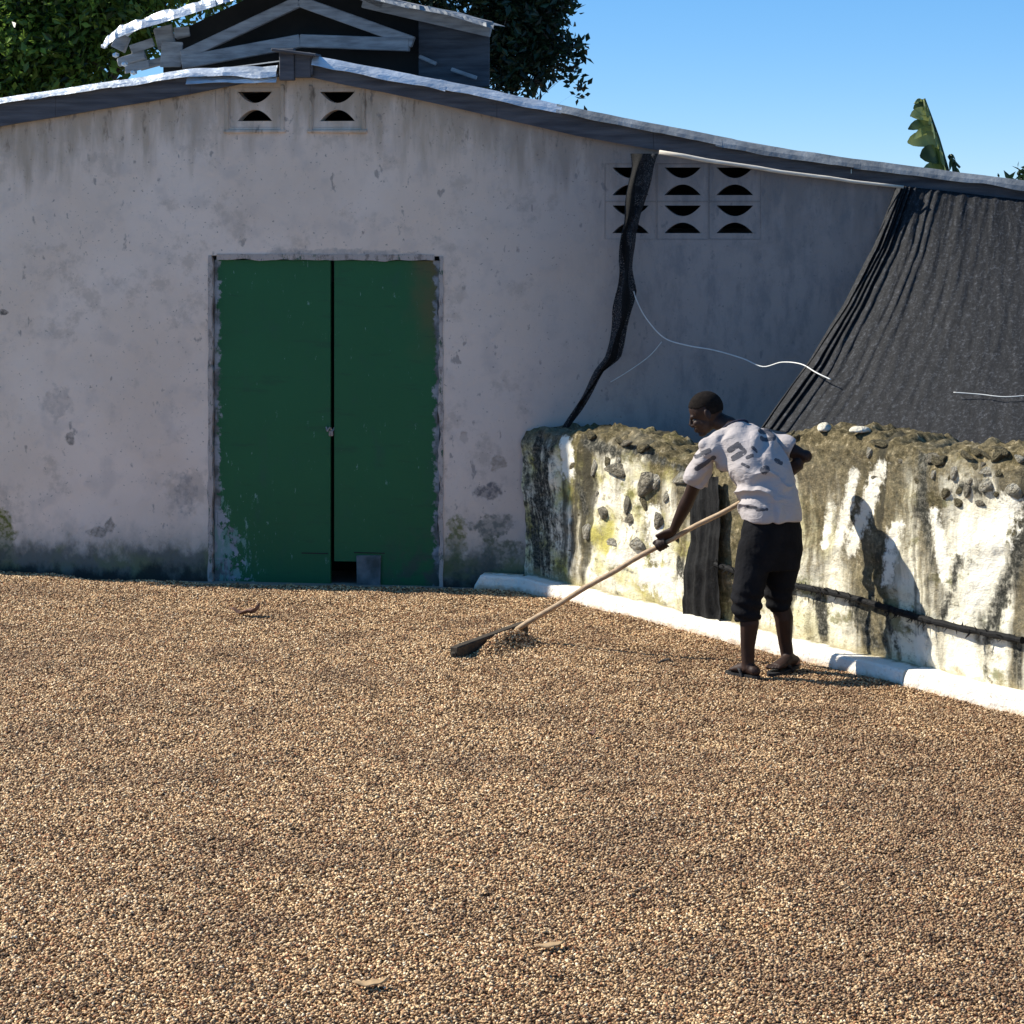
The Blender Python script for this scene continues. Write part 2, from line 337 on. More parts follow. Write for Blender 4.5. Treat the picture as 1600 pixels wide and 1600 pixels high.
# printed shirt
n = NT('white_cotton_shirt', .9, .15); pr = n.attr('print')
o_ = n.obj(); c = n.mix(n.noise(o_, 9, 4), (.37, .335, .325), (.45, .41, .40))
rag = n.noise(n.map(o_, (1, 1, 2.2)), 38, 4, .7)
c = n.mix(n.ma('MULTIPLY', n.step(pr, .15, .4), n.step(n.ma('ADD', rag, n.ma('MULTIPLY', pr, .10)), .43, .50)), c, (.009, .009, .011))
c = n.mix(n.ma('MULTIPLY', n.step(n.ma('ADD', pr, n.ma('MULTIPLY', n.ma('SUBTRACT', n.noise(o_, 11, 5, .7), .5), 1.2)), .25, .5), .35), c, (.22, .22, .25))
n.base(c); n.bump(n.ma('ADD', n.noise(n.map(o_, (1, 1, 1.8)), 12, 3, .5, 1.2), n.ma('MULTIPLY', n.noise(n.map(o_, (1.6, 1, 3)), 20, 2, .4, 1.2), .25)), .4, .025); M['shirt'] = n.m

# ------------------------------------------------------------------ ground
g = bmesh.new(); bmesh.ops.create_grid(g, x_segments=40, y_segments=40, size=400, matrix=Matrix.Translation((0, 300, -.12)))
obj('ground', g, M['earth'], kind='structure')
g = bmesh.new(); box(g, (0, 9.0, -.06), (22, 19.4, .11)); obj('drying_floor', g, M['concrete'], kind='structure')

# ------------------------------------------------------------------ shed
SOFFIT = [(-6.2, PL(-560, 300, YF).z), (PL(0,198,YF).x, PL(0,198,YF).z), (PL(240,158,YF).x, PL(240,158,YF).z), (RIDGE_X, PL(460,116,YF).z),
          (PL(700,166,YF).x, PL(700,166,YF).z), (PL(900,212,YF).x, PL(900,212,YF).z), (PL(1200,266,YF).x, PL(1200,266,YF).z), (PL(1600,318,YF).x, PL(1600,318,YF).z), (6.4, PL(2230,392,YF).z)]
def soffit(x): return lerp_tab(SOFFIT, x)
XL, XR, YB = -5.6, 6.2, YF+7.0
shed = empty('shed', (RIDGE_X, YF, 0), label='long whitewashed shed with green double door, gable vents and zinc roof', cat='shed'); shed.rotation_euler.z = TH_F
holes = []      # (x0, x1, z0, z1)
DX0, DX1, DZ1 = PL(328,0,YF).x, PL(690,0,YF).x, PL(0,398,YF).z
holes.append((DX0, DX1, -.2, DZ1))
vents = []
for cx_, cz_, bw, bh in [(398, 168, 80, 62), (527, 168, 76, 62)] + [(985+81.5*i, 285+59.5*j, 80.5, 58.5) for i in range(3) for j in range(2)]:
    q = PL(cx_, cz_, YF); s_ = F/(YF+math.sin(TH_F)*(q.x-RIDGE_X)); vents.append((q.x, q.z, bw/s_, bh/s_)); holes.append((q.x-bw/s_/2, q.x+bw/s_/2, q.z-bh/s_/2, q.z+bh/s_/2))
xs = sorted(set([round(v, 4) for v in np.arange(XL, XR+.01, .10)] + [round(h[k], 4) for h in holes for k in (0,1)]))
xs = [x for i, x in enumerate(xs) if i == 0 or x-xs[i-1] > 1e-3]
zs0 = sorted(set([round(v, 4) for v in np.arange(-.1, 2.3, .1)] + [round(h[k], 4) for h in holes for k in (2,3) if h[k] > -.1]))
verts, faces, vi, rz = [], [], {}, []
def vid(x, z, cap):
    k = (round(x, 4), round(z, 4))
    if k not in vi:
        inhole = any(abs(x-h[0]) < .002 or abs(x-h[1]) < .002 or abs(z-h[2]) < .002 or abs(z-h[3]) < .002 for h in holes)
        dy = 0 if inhole else fbm((x*1.3, z*1.3, 5), 3)*.012
        vi[k] = len(verts); verts.append((x, YF+dy, z)); rz.append(cap)
    return vi[k]
for a, b in zip(xs, xs[1:]):
    ta, tb = soffit(a)+.04, soffit(b)+.04
    mid = (a+b)/2; zl = [z for z in zs0 if z < min(ta, tb)-.03]
    for z0, z1 in zip(zl, zl[1:]):
        if any(h[0]-1e-3 < mid < h[1]+1e-3 and h[2]-1e-3 < (z0+z1)/2 < h[3]+1e-3 for h in holes): continue
        faces.append((vid(a, z0, ta), vid(b, z0, tb), vid(b, z1, tb), vid(a, z1, ta)))
    if not any(h[0] < mid < h[1] and h[2] < zl[-1]+.01 < h[3] for h in holes):
        faces.append((vid(a, zl[-1], ta), vid(b, zl[-1], tb), vid(b, tb, tb), vid(a, ta, ta)))
# reveals round every hole
for h in holes:
    x0, x1, z0, z1 = h; dep = .16; i0 = len(verts)
    for (x, z) in ((x0,z0),(x1,z0),(x1,z1),(x0,z1)):
        verts += [(x, YF, z), (x, YF+dep, z)]; rz += [soffit(x)+.04]*2
    for k in range(4):
        a, b = i0+2*k, i0+2*((k+1)%4); faces.append((a, b, b+1, a+1))
me = pymesh('front_wall', verts, faces); at = me.attributes.new('roofz', 'FLOAT', 'POINT'); at.data.foreach_set('value', rz)
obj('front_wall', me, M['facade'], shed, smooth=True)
bm = bmesh.new()
for x in (XL, XR): box(bm, (x, (YF+.17+YB)/2, soffit(x)/2-.03), (.16, YB-YF-.19, soffit(x)))

for xa, xb in zip(np.linspace(XL, XR, 25), np.linspace(XL, XR, 25)[1:]):
    bm.faces.new([bm.verts.new(p) for p in ((xa, YB, -.1), (xb, YB, -.1), (xb, YB, soffit(xb)+.10), (xa, YB, soffit(xa)+.10))])
obj('side_wall', bm, M['vent'], shed)
bm = bmesh.new(); box(bm, (0, YF+.9, 1.0), (11.6, .04, 2.2)); 
vs_ = [(x, soffit(x)-.02) for x in np.linspace(-5.9, 6, 30)]
for (xa, za), (xb, zb) in zip(vs_, vs_[1:]):
    if min(za, zb) > 2.5: bm.faces.new([bm.verts.new(p) for p in ((xa, YF+.9, 2.5), (xb, YF+.9, 2.5), (xb, YF+.9, zb), (xa, YF+.9, za))])
obj('inner_screen', bm, M['interior'], shed)
# vent blocks with two lens shaped openings
def vent_block(cx, cz, bw, bh):
    bm = bmesh.new(); n = 14; w_ = .125; hgt = bh*.285; y0, y1 = YF+.004, YF+.12
    zt, zb = cz+bh*.40, cz-bh*.34; e = .0012
    X = [cx-bw/2+e]+[cx-w_+2*w_*i/n for i in range(n+1)]+[cx+bw/2-e]
    up = lambda x: zt-hgt*max(0, 1-((x-cx)/w_)**2); lo = lambda x: zb+hgt*max(0, 1-((x-cx)/w_)**2)
    def q(*p): bm.faces.new([bm.verts.new(a) for a in p])
    for a, b in zip(X, X[1:]):
        for ga, gb, ha, hb in ((cz-bh/2+e, cz-bh/2+e, zb, zb), (lo(a), lo(b), up(a), up(b)), (zt, zt, cz+bh/2-e, cz+bh/2-e)):
            q((a,y0,ga), (b,y0,gb), (b,y0,hb), (a,y0,ha))
        if a >= cx-w_-1e-6 and b <= cx+w_+1e-6:
            for f0, f1 in ((lo(a), lo(b)), (up(a), up(b)), (zb, zb), (zt, zt)): q((a,y0,f0), (b,y0,f1), (b,y1,f1), (a,y1,f0))
    bmesh.ops.remove_doubles(bm, verts=bm.verts, dist=1e-4)
    return bm
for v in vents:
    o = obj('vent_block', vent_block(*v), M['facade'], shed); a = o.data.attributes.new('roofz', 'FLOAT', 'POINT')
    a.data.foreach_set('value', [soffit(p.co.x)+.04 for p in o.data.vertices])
# raised rims round the vents
bm = bmesh.new()
for (cx_, cz_, bw, bh) in vents[:2]:
    for sx in (-1, 1): box(bm, (cx_+sx*(bw/2+.02), YF+.004, cz_-.01), (.03, .03, bh+.06), bev=.006, jit=.003)
    box(bm, (cx_, YF+.001, cz_-bh/2-.028), (bw+.09, .036, .026), bev=.006, jit=.003)
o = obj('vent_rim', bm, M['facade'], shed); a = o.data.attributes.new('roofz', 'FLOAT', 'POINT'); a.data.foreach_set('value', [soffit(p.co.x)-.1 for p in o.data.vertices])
# door frame, leaves
bm = bmesh.new()
for side, x0 in ((1, DX0-.012), (-1, DX1+.012)):
    prev = None
    for k in range(61):
        z = DZ1*k/60; wv = .030+.014*fbm((z*5, side, 1), 3)+.010*fbm((z*19, side, 4), 2); o0 = .008*fbm((z*7, side, 9), 3)
        cur = [bm.verts.new(p) for p in ((x0+o0, YF+.05, z), (x0+o0, YF-.006, z), (x0+side*wv, YF-.004, z), (x0+side*wv, YF+.05, z))]
        if prev:
            for q in range(3): bm.faces.new((prev[q], prev[q+1], cur[q+1], cur[q]))
        prev = cur
prev = None
for k in range(41):
    x = DX0+.05+(DX1-DX0-.10)*k/40; hv = .030+.012*fbm((x*6, 2, 1), 3)
    cur = [bm.verts.new(p) for p in ((x, YF+.05, DZ1+.012), (x, YF-.005, DZ1+.012+.008*fbm((x*9, 1, 1), 2)), (x, YF-.003, DZ1-hv), (x, YF+.05, DZ1-hv))]
    if prev:
        for q in range(3): bm.faces.new((prev[q], prev[q+1], cur[q+1], cur[q]))
    prev = cur
obj('door_frame', bm, M['frame'], shed)
bm = bmesh.new(); box(bm, ((DX0+DX1)/2, YF+.01, -.045), (DX1-DX0+.5, .2, .11), bev=.01); obj('threshold', bm, M['concrete'], shed)
def leaf_door(x0, x1, z0, z1, notch=None, seam=None):
    bm = bmesh.new(); y0, y1 = YF+.035, YF+.075
    pts = [(x0,z0), (x1,z0), (x1,z1), (x0,z1)]
    if notch: pts = [(notch[0], z0), (x1, z0), (x1, z1), (x0, z1), (x0, notch[1]), (notch[0], notch[1])]
    A = [bm.verts.new((x, y0, z)) for x, z in pts]; bm.faces.new(A)
    r = bmesh.ops.extrude_face_region(bm, geom=bm.faces[:])
    for v in r['geom']:
        if isinstance(v, bmesh.types.BMVert): v.co.y = y1
    return bm
lx0, lx1, lx2, lx3 = PL(333,0,YF).x, PL(514.5,0,YF).x, PL(520.5,0,YF).x, PL(685,0,YF).x
ztop = PL(0,405,YF).z; zbot = PL(0,912,YF).z
zn = PL(0,866,YF).z; xn = PL(556,0,YF).x
dl = obj('door_leaf', leaf_door(lx0, lx1, zbot, ztop), M['door'], shed)
dr = obj('door_leaf', leaf_door(lx2, lx3, zbot, ztop, (xn, zn)), M['door'], shed, label='right green door leaf with a square cut out of its foot')
bm = bmesh.new(); q = PL(575, 892, YF); box(bm, (q.x, YF+.025, q.z), (.17, .016, .21), bev=.003, jit=.004); obj('patch_plate', bm, simple('dull_tin_plate', (.045, .06, .06), (.20, .22, .23), 9, rough=.6), dr)
bm = bmesh.new(); q = PL(490, 865.5, YF); box(bm, (q.x, YF+.034, q.z), (.19, .006, .008)); obj('seam_strip', bm, M['interior'], dl)
bm = bmesh.new(); q = PL(580, 865, YF); box(bm, (q.x-.02, YF+.034, q.z), (.22, .006, .007)); obj('seam_strip', bm, M['interior'], dr)
bm = bmesh.new(); q = PL(516, 671, YF)
tube(bm, [q+Vector((-.035+.004*i, -.0+.03*math.sin(i*.35)*-1+YF*0+.028, .012*math.cos(i*.9))) for i in range(16)], .006, 6)
box(bm, q+Vector((.0, .022, -.03)), (.03, .016, .04), bev=.005); obj('latch_chain', bm, M['frame'], dl)
for zz in (.45, 1.2, 1.95):
    for x, d_ in ((lx0+.015, dl), (lx3-.015, dr)):
        bm = bmesh.new(); tube(bm, [(x, YF+.03, zz-.05), (x, YF+.03, zz+.05)], .008, 8); obj('hinge', bm, M['door'], d_)
# fascia boards and roof
OV = .05; YFA = YF-OV
def fascia(x0, x1, h0, h1, name='fascia_board', mat='darkwood', lift=0):
    bm = bmesh.new(); n = max(2, int((x1-x0)/.25)); y0, y1 = YFA, YFA+.035; prev = None
    for i in range(n+1):
        t = i/n; x = x0+(x1-x0)*t; zb = soffit(x)+lift+.006*fbm((x*2, 3, 1)); zt = zb+h0+(h1-h0)*t
        cur = [bm.verts.new(p) for p in ((x,y0,zb), (x,y1,zb), (x,y1,zt), (x,y0,zt))]
        if prev:
            for k in range(4): bm.faces.new((prev[k], prev[(k+1)%4], cur[(k+1)%4], cur[k]))
        else: bm.faces.new(cur)
        prev = cur
    bm.faces.new(prev[::-1]); return obj(name, bm, M[mat], shed)
xp = lambda px: PL(px, 0, YF).x
fascia(-5.75, xp(90), .21, .18); fascia(xp(90.4), xp(300), .18, .15); fascia(xp(300.4), xp(438), .13, .03)
fascia(xp(484), xp(778), .13, .15); fascia(xp(778.4), xp(1022), .15, .165); fascia(xp(1022.4), xp(1330), .165, .13); fascia(xp(1330.4), 6.2, .125, .13)
for a_, b_, w_, yy in [((449, 126), (449, 76), 24, .0), ((474, 122), (474, 82), 26, .012), ((486, 118), (486, 88), 8, .02)]:
    bm = bmesh.new(); beam(bm, PL(*a_, YFA-.03+yy), PL(*b_, YFA-.03+yy), .05, w_*YFA/F, up=Vector((1, 0, 0))); obj('ridge_post', bm, M['darkwood'], shed)
bm = bmesh.new(); beam(bm, PL(428, 78, YFA-.02), PL(498, 87, YFA-.02), .16, .022); obj('ridge_cap', bm, M['darkwood'], shed)
FH = [(-5.75, .21), (xp(300), .15), (xp(440), .05), (xp(484), .13), (xp(900), .165), (xp(1330), .128), (6.2, .13)]
def roofz(x): return soffit(x)+lerp_tab(FH, x)+.012
def flashing(x0, x1, lip0, lip1, crump, mat='metal', seed=0, top=.14, drop=0):
    bm = bmesh.new(); n = max(3, int((x1-x0)/.05)); prev = None
    for i in range(n+1):
        t = i/n; x = x0+(x1-x0)*t; L = lip0+(lip1-lip0)*t; z = roofz(x)-drop; c = crump
        k = lambda a: c*fbm((x*4.5+seed, a*3.1, seed), 3)
        L *= 1+.25*fbm((x*3, seed, 2), 2)
        cur = [(x, YFA+top, z+.012+k(1)*.4), (x, YFA-.005, z+.014+k(2)*.5), (x, YFA-.022-L*.35+k(3)*.4, z-L*.45+k(4)*.5), (x, YFA-.028-L*.5+k(5)*.6, z-L+k(6)*.6)]
        cur = [bm.verts.new(p) for p in cur]
        if prev:
            for a in range(3): bm.faces.new((prev[a], prev[a+1], cur[a+1], cur[a]))
        prev = cur
    o = obj('flashing', bm, M[mat], shed); s = o.modifiers.new('s', 'SOLIDIFY'); s.thickness = .003; return o
flashing(-5.75, xp(60), .025, .03, .008, seed=1); flashing(xp(52), xp(190), .03, .035, .012, seed=5); flashing(xp(182), xp(345), .035, .05, .016, seed=9); flashing(xp(330), xp(437), .05, .07, .022, seed=13); flashing(xp(296), xp(437), .03, .04, .018, seed=17, drop=.06)
flashing(xp(492), xp(700), .055, .06, .012, seed=21); flashing(xp(690), xp(880), .05, .045, .012, seed=24); flashing(xp(872), xp(1130), .045, .045, .01, 'metal_old', 28); flashing(xp(1120), xp(1345), .055, .05, .012, 'metal_old', 33); flashing(xp(1335), 6.2, .05, .05, .006, 'metal_old', 37)
def roof_sheet(xa, xb, ya, yb, dz):
    bm = bmesh.new(); nx = max(4, int(abs(xb-xa)/.5)); ny = int((yb-ya)/.04); g_ = []
    for i in range(nx+1):
        x = xa+(xb-xa)*i/nx
        g_.append([bm.verts.new((x, ya+(yb-ya)*j/ny, roofz(x)+dz+(.012 if j%2 else 0))) for j in range(ny+1)])
    for i in range(nx):
        for j in range(ny): bm.faces.new((g_[i][j], g_[i+1][j], g_[i+1][j+1], g_[i][j+1]))
    return bm
y = YFA+.01; k = 0
while y < YB:
    for xa, xb in ((XL-.3, RIDGE_X-.005), (RIDGE_X+.005, XR+.3)):
        obj('roof_sheet', roof_sheet(xa, xb, y, min(y+.93, YB+.1), -.004 if k%2 else 0), M['metal_old'], shed)
    y += .89; k += 1
# roof monitor over the ridge
YM = YF+1.46
Q = lambda px, py, dy=0: PL(px, py, YM+dy)
mon = empty('roof_monitor', (0, YM-YF, 3.7)); mon.parent = shed
def part(name, bm, mat, **k): return obj(name, bm, M[mat], mon, **k)
for a, b, w_, h_ in [((285,88),(468,2),.06,.085), ((468,2),(646,66),.06,.085), ((285,98),(470,64),.07,.10), ((470,64),(640,70),.07,.10),
                     ((470,0),(470,62),.05,.06), ((645,10),(645,118),.07,.10), ((628,72),(628,118),.05,.07), ((656,28),(656,58),.05,.06),
                     ((300,-8),(470,-48),.05,.07), ((568,0),(768,46),.05,.12), ((470,-48),(600,8),.05,.07)]:
    bm = bmesh.new(); beam(bm, Q(*a), Q(*b), w_, h_); part('beam', bm, 'oldwood')
bm = bmesh.new(); vs = [Q(255, 60, .25), Q(470, -42, .25), Q(668, 14, .25), Q(668, 135, .25), Q(255, 130, .25)]; bm.faces.new([bm.verts.new(v) for v in vs]); part('back_screen', bm, 'interior')
for i in range(7):
    bm = bmesh.new(); x = 655+i*15.5; beam(bm, Q(x+8, 20+i*4.4, .12), Q(x+8, 136, .12), .02, .088, up=Vector((1,0,0))); part('side_board', bm, 'darkwood')
for a, b in [((655,88),(682,100)), ((705,108),(745,122))]:
    bm = bmesh.new(); beam(bm, Q(*a, .05), Q(*b, .05), .03, .03); part('beam', bm, 'oldwood')
for (px, py, w_, h_, r_) in [(205, 92, 46, 14, -.28), (222, 72, 40, 15, -.35), (240, 98, 46, 14, -.2), (258, 58, 30, 34, -.25), (268, 86, 34, 40, 0.05), (215, 104, 40, 12, -.22), (190, 66, 22, 26, .5), (285, 50, 24, 16, -.2)]:
    bm = bmesh.new(); box(bm, Q(px, py, random.uniform(0, .12)), (w_*YM/F, .025, h_*YM/F), Matrix.Rotation(r_, 3, 'Y'), bev=.004, jit=.01); part('broken_board', bm, 'oldwood')
def mon_sheet(ptsA, depth, seed, lip, mat):
    bm = bmesh.new(); n = 26; prev = None
    for i in range(n+1):
        t = i/n*(len(ptsA)-1); k = min(int(t), len(ptsA)-2); f = t-k
        px = ptsA[k][0]*(1-f)+ptsA[k+1][0]*f; py = ptsA[k][1]*(1-f)+ptsA[k+1][1]*f
        cr = .03*fbm((i*.35, seed, 1), 3); p = Q(px, py, -.22)
        cur = [p+Vector((0, depth, .03)), p+Vector((0, 0, cr)), p+Vector((0, -.03-lip*.4, -lip*.5-cr)), p+Vector((.01, -.05-lip*.4+cr, -lip))]
        cur = [bm.verts.new(c) for c in cur]
        if prev:
            for a in range(3): bm.faces.new((prev[a], prev[a+1], cur[a+1], cur[a]))
        prev = cur
    o = part('monitor_sheet', bm, mat); s = o.modifiers.new('s', 'SOLIDIFY'); s.thickness = .004
mon_sheet([(166, 58), (185, 42), (225, 27), (290, 8), (340, -8)], .5, 3, .09, 'metal'); mon_sheet([(330, -4), (400, -24), (470, -50)], .5, 7, .08, 'metal')
mon_sheet([(470, -50), (560, -12), (640, 8)], .5, 11, .03, 'metal_old'); mon_sheet([(630, 5), (700, 18), (772, 40)], .5, 15, .03, 'metal_old')
for (px, py) in [(163, 72), (181, 86), (195, 100), (209, 113)]:
    bm = bmesh.new(); ball(bm, Q(px, py, -.1), (.03, .03, .022), sub=1); part('torn_flap', bm, 'metal')

# ------------------------------------------------------------------ kerb and rubble wall
D2 = Vector((.519, -.855, 0)); NW = Vector((-.855, -.519, 0))     # along the wall, out of its face
W0 = Vector((.08, 17.70, 0)); SK = .672
def s_of_px(px):
    k = (px-800)/F; return (W0.y*k-W0.x)/(D2.x-D2.y*k)
def wallpt(s, z, off=0): p = W0+D2*s+NW*off; return Vector((p.x, p.y, z))
TOP = []
for px, py in [(810,674),(822,673),(870,680),(930,679),(985,692),(1020,708),(1060,732),(1100,737),(1150,722),(1200,692),(1250,677),(1330,680),(1400,692),(1440,709),(1470,712),(1520,706),(1600,703),(1720,700)]:
    s = s_of_px(px); TOP.append((s, CH-(py-HZ)/F*(wallpt(s, 0).y)))
def wtop(s): return lerp_tab(TOP, s)+.022*fbm((s*7, 1, 1), 3)+.012*fbm((s*22, 4, 1), 3)
def bulge(s, z, s0=None):
    s0 = s; s = s*SK
    return .035*fbm((s*1.6, z*1.6, 2), 3)+.014*fbm((s*6, z*6, 8), 3)+.006*fbm((s*17, z*17, 3), 3)+.035*ss(s_of_px(1425), s_of_px(1470), s0)
SL = 7.2; ns = 360; nf = 70; nt = 16; TH = .40
wall_t = empty('rubble_wall', tuple(W0), label='low whitewashed rubble wall streaked with moss behind the raking man', cat='wall')
verts, uvs, bt, stn_shade, cln = [], [], [], [], []
STREAK = [  # px0, py0, px1, py1, width px : dark marks: stains, plus painted shade at the left end and a diagonal shadow
    (1600,830,1548,990,19), (1335,945,1372,1020,15), (1275,920,1290,1000,10), (1385,955,1405,1030,6), (1362,930,1392,1030,5), (1500,870,1478,960,8), (1590,1005,1597,1080,12),
    (1446,700,1440,800,12), (842,700,842,890,34), (1450,800,1455,880,8), (1060,880,1075,950,12), (905,760,915,800,7), (960,880,1060,930,5), (910,690,960,705,10), (985,700,1070,735,9), (1500,760,1540,765,12)]
CLEAN = [(1375,730,1330,860,13), (1300,790,1290,850,8), (1335,740,1310,850,10), (1575,790,1520,940,24), (1400,820,1385,910,11), (885,690,888,740,12), (1010,900,1060,920,24), (960,870,1000,880,16), (1210,770,1215,850,8), (1500,1000,1520,1050,22), (1440,1000,1440,1030,14), (1545,820,1560,880,14), (1460,800,1475,900,10), (1020,800,1030,870,14)]
def segd(px, py, a):
    x0, y0, x1, y1, w_ = a; dx, dy = x1-x0, y1-y0; t = max(0, min(1, ((px-x0)*dx+(py-y0)*dy)/(dx*dx+dy*dy)))
    return 1-math.hypot(px-x0-dx*t, py-y0-dy*t)/(w_*1.8)
for i in range(ns+1):
    s = SL*i/ns; zt = wtop(s)
    for j in range(nf+nt+4):
        if j <= nf:
            z = zt*j/nf; off = bulge(s, z)-.035*ss(zt-.10, zt, z); below = zt-z
            p = wallpt(s, z, off)
        elif j <= nf+nt:
            f = (j-nf)/nt; z = zt+.03*math.sin(f*3.1)+.035*fbm((s*8, f*3, 4), 3)+.03*fbm((s*19, f*7, 2), 3); off = -.035+bulge(s, zt)*(1-f)-TH*f; below = -.05*f; p = wallpt(s, z, off)
        else:
            f = (j-nf-nt)/3; z = zt*(1-f); off = -.035-TH; below = zt*f; p = wallpt(s, z, off)
        verts.append(p); uvs.append((s*SK, z if j <= nf else zt+TH*min(1, (j-nf)/nt))); bt.append(max(0, below))
        if j <= nf:
            px = 800+F*p.x/p.y; py = HZ+F*(CH-p.z)/p.y
            stn_shade.append(max(0, max(segd(px, py, a) for a in STREAK))); cln.append(max(0, max(segd(px, py, a) for a in CLEAN)))
        else: stn_shade.append(0); cln.append(0)
J = nf+nt+4; faces = []
for i in range(ns):
    for j in range(J-1): a = i*J+j; faces.append((a, a+J, a+J+1, a+1))
me = pymesh('wall_body', verts, faces)
ul = me.uv_layers.new(name='UVMap'); li = np.zeros(len(me.loops), int); me.loops.foreach_get('vertex_index', li)
ul.data.foreach_set('uv', np.array(uvs)[li].ravel())
for nm, vals in (('below_top', bt), ('stain_shade', stn_shade), ('clean', cln)):
    a = me.attributes.new(nm, 'FLOAT', 'POINT'); a.data.foreach_set('value', vals)
obj('wall_body', me, M['rubble'], wall_t, smooth=True)
rock_meshes = []
for k in range(8):
    bm = bmesh.new(); rs0 = random.Random(k)
    for _ in range(20):
        d = Vector((rs0.gauss(0, 1), rs0.gauss(0, 1), rs0.gauss(0, 1))).normalized(); d = Vector([max(-.75, min(.75, c*1.15)) for c in d]); bm.verts.new(d)
    r = bmesh.ops.convex_hull(bm, input=bm.verts[:]); bmesh.ops.delete(bm, geom=[v for v in bm.verts if not v.link_faces], context='VERTS')
    bmesh.ops.subdivide_edges(bm, edges=bm.edges[:], cuts=1, use_grid_fill=True)
    for _ in range(2): bmesh.ops.smooth_vert(bm, verts=bm.verts[:], factor=.5, use_axis_x=True, use_axis_y=True, use_axis_z=True)
    for v in bm.verts: v.co *= 1.12*(1+.10*noise.noise(v.co*2.6+Vector((k*5, 0, 0))))
    m = bpy.data.meshes.new('stone'); [setattr(f_, 'smooth', True) for f_ in bm.faces]; bm.to_mesh(m); bm.free(); m.polygons.foreach_set('use_smooth', [True]*len(m.polygons)); rock_meshes.append(m)
rock_cache = {}
def stone(px, py, wpx, hpx, mat, proud=.4, rot=None):
    s = s_of_px(px); y = wallpt(s, 0).y; z = CH-(py-HZ)/F*y; sc = y/F
    k = random.randrange(8); key = (k, mat)
    if key not in rock_cache: m = rock_meshes[k].copy(); m.materials.append(M[mat]); rock_cache[key] = m
    o = bpy.data.objects.new('stone', rock_cache[key]); C.objects.link(o)
    o.parent = wall_t; o.matrix_parent_inverse = Matrix.Translation(-W0)
    dep = .5*max(.018, min(wpx, hpx)*sc)
    o.location = wallpt(s, z, bulge(s, min(z, wtop(s)))-.012+dep*(proud-.4)*1.5); o.scale = (wpx*sc*.82, dep*.95, hpx*sc*.60)
    o.rotation_euler = (random.uniform(-.15, .15), random.uniform(-.4, .4) if rot is None else rot, math.atan2(D2.y, D2.x))
for a in [(962,733,42,24,'greystone'), (925,730,16,30,'whitestone'), (1043,775,15,26,'whitestone'), (1062,748,26,22,'whitestone'), (1010,755,44,40,'greystone'), (1023,752,22,30,'whitestone'), (948,722,24,16,'brownstone'), (1000,700,34,14,'brownstone'), (975,692,26,10,'greystone'),
          (982,785,18,40,'greystone'), (1005,785,20,34,'brownstone'), (985,810,20,20,'greystone'), (1030,815,26,26,'greystone'), (1055,830,20,30,'brownstone'), (940,800,26,26,'greystone'), (920,830,18,30,'whitestone'), (960,850,26,20,'whitestone'), (1000,850,30,22,'whitestone'),
          (1498,738,19,21,'whitestone'), (1466,741,16,15,'whitestone'), (1548,757,26,27,'whitestone'), (1591,766,30,34,'whitestone'), (1517,766,22,24,'greystone'), (1550,735,22,17,'whitestone'), (1570,738,16,18,'brownstone'), (1482,770,22,20,'brownstone'), (1500,785,18,18,'brownstone'), (1535,785,20,18,'greystone'), (1470,720,34,16,'brownstone'), (1520,712,30,12,'brownstone'), (1598,715,18,14,'whitestone'), (1565,712,26,14,'brownstone')]:
    stone(*a)
for _ in range(24):
    px = random.choice([random.uniform(890, 1075), random.uniform(1255, 1440), random.uniform(1450, 1600)]); s = s_of_px(px); y = wallpt(s, 0).y
    ptop = HZ+F*(CH-wtop(s))/y; py = ptop+random.uniform(6, 75) if px > 1200 else ptop+random.uniform(10, 190)
    stone(px, py, random.uniform(9, 20), random.uniform(8, 18), random.choice(['greystone', 'brownstone', 'brownstone', 'whitestone']), .35)
for _ in range(15):      # rubble along the crest
    px = random.uniform(900, 1600); s = s_of_px(px); y = wallpt(s, 0).y; ptop = HZ+F*(CH-wtop(s))/y
    stone(px, ptop+random.uniform(-2, 6), random.uniform(14, 34), random.uniform(8, 15), random.choice(['brownstone', 'brownstone', 'greystone']), .1)
def loose(px, py, w_, h_, d_, label):
    s = s_of_px(px); y = wallpt(s, 0, -.12).y; sc = y/F; bm = bmesh.new(); bmesh.ops.create_icosphere(bm, subdivisions=3, radius=1)
    for v in bm.verts:
        v.co *= 1+.2*noise.noise(v.co*1.3+Vector((px, 0, 0))); v.co.z = max(-.5, v.co.z)
        v.co = Vector((v.co.x*w_*sc/2, v.co.y*d_*sc/2, v.co.z*h_*sc/2))
    o = obj('white_stone', bm, M['whitestone'], smooth=True); o.location = wallpt(s, CH-(py-HZ)/F*y+.022, -.05); tag(o, label, 'stone', 'loose white stones on the wall top')
loose(1277, 674, 22, 18, 24, 'rounder small white stone lying on the wall top, beside the man'); loose(1333, 677, 36, 13, 24, 'flatter long white stone lying on the wall top, away from the man')
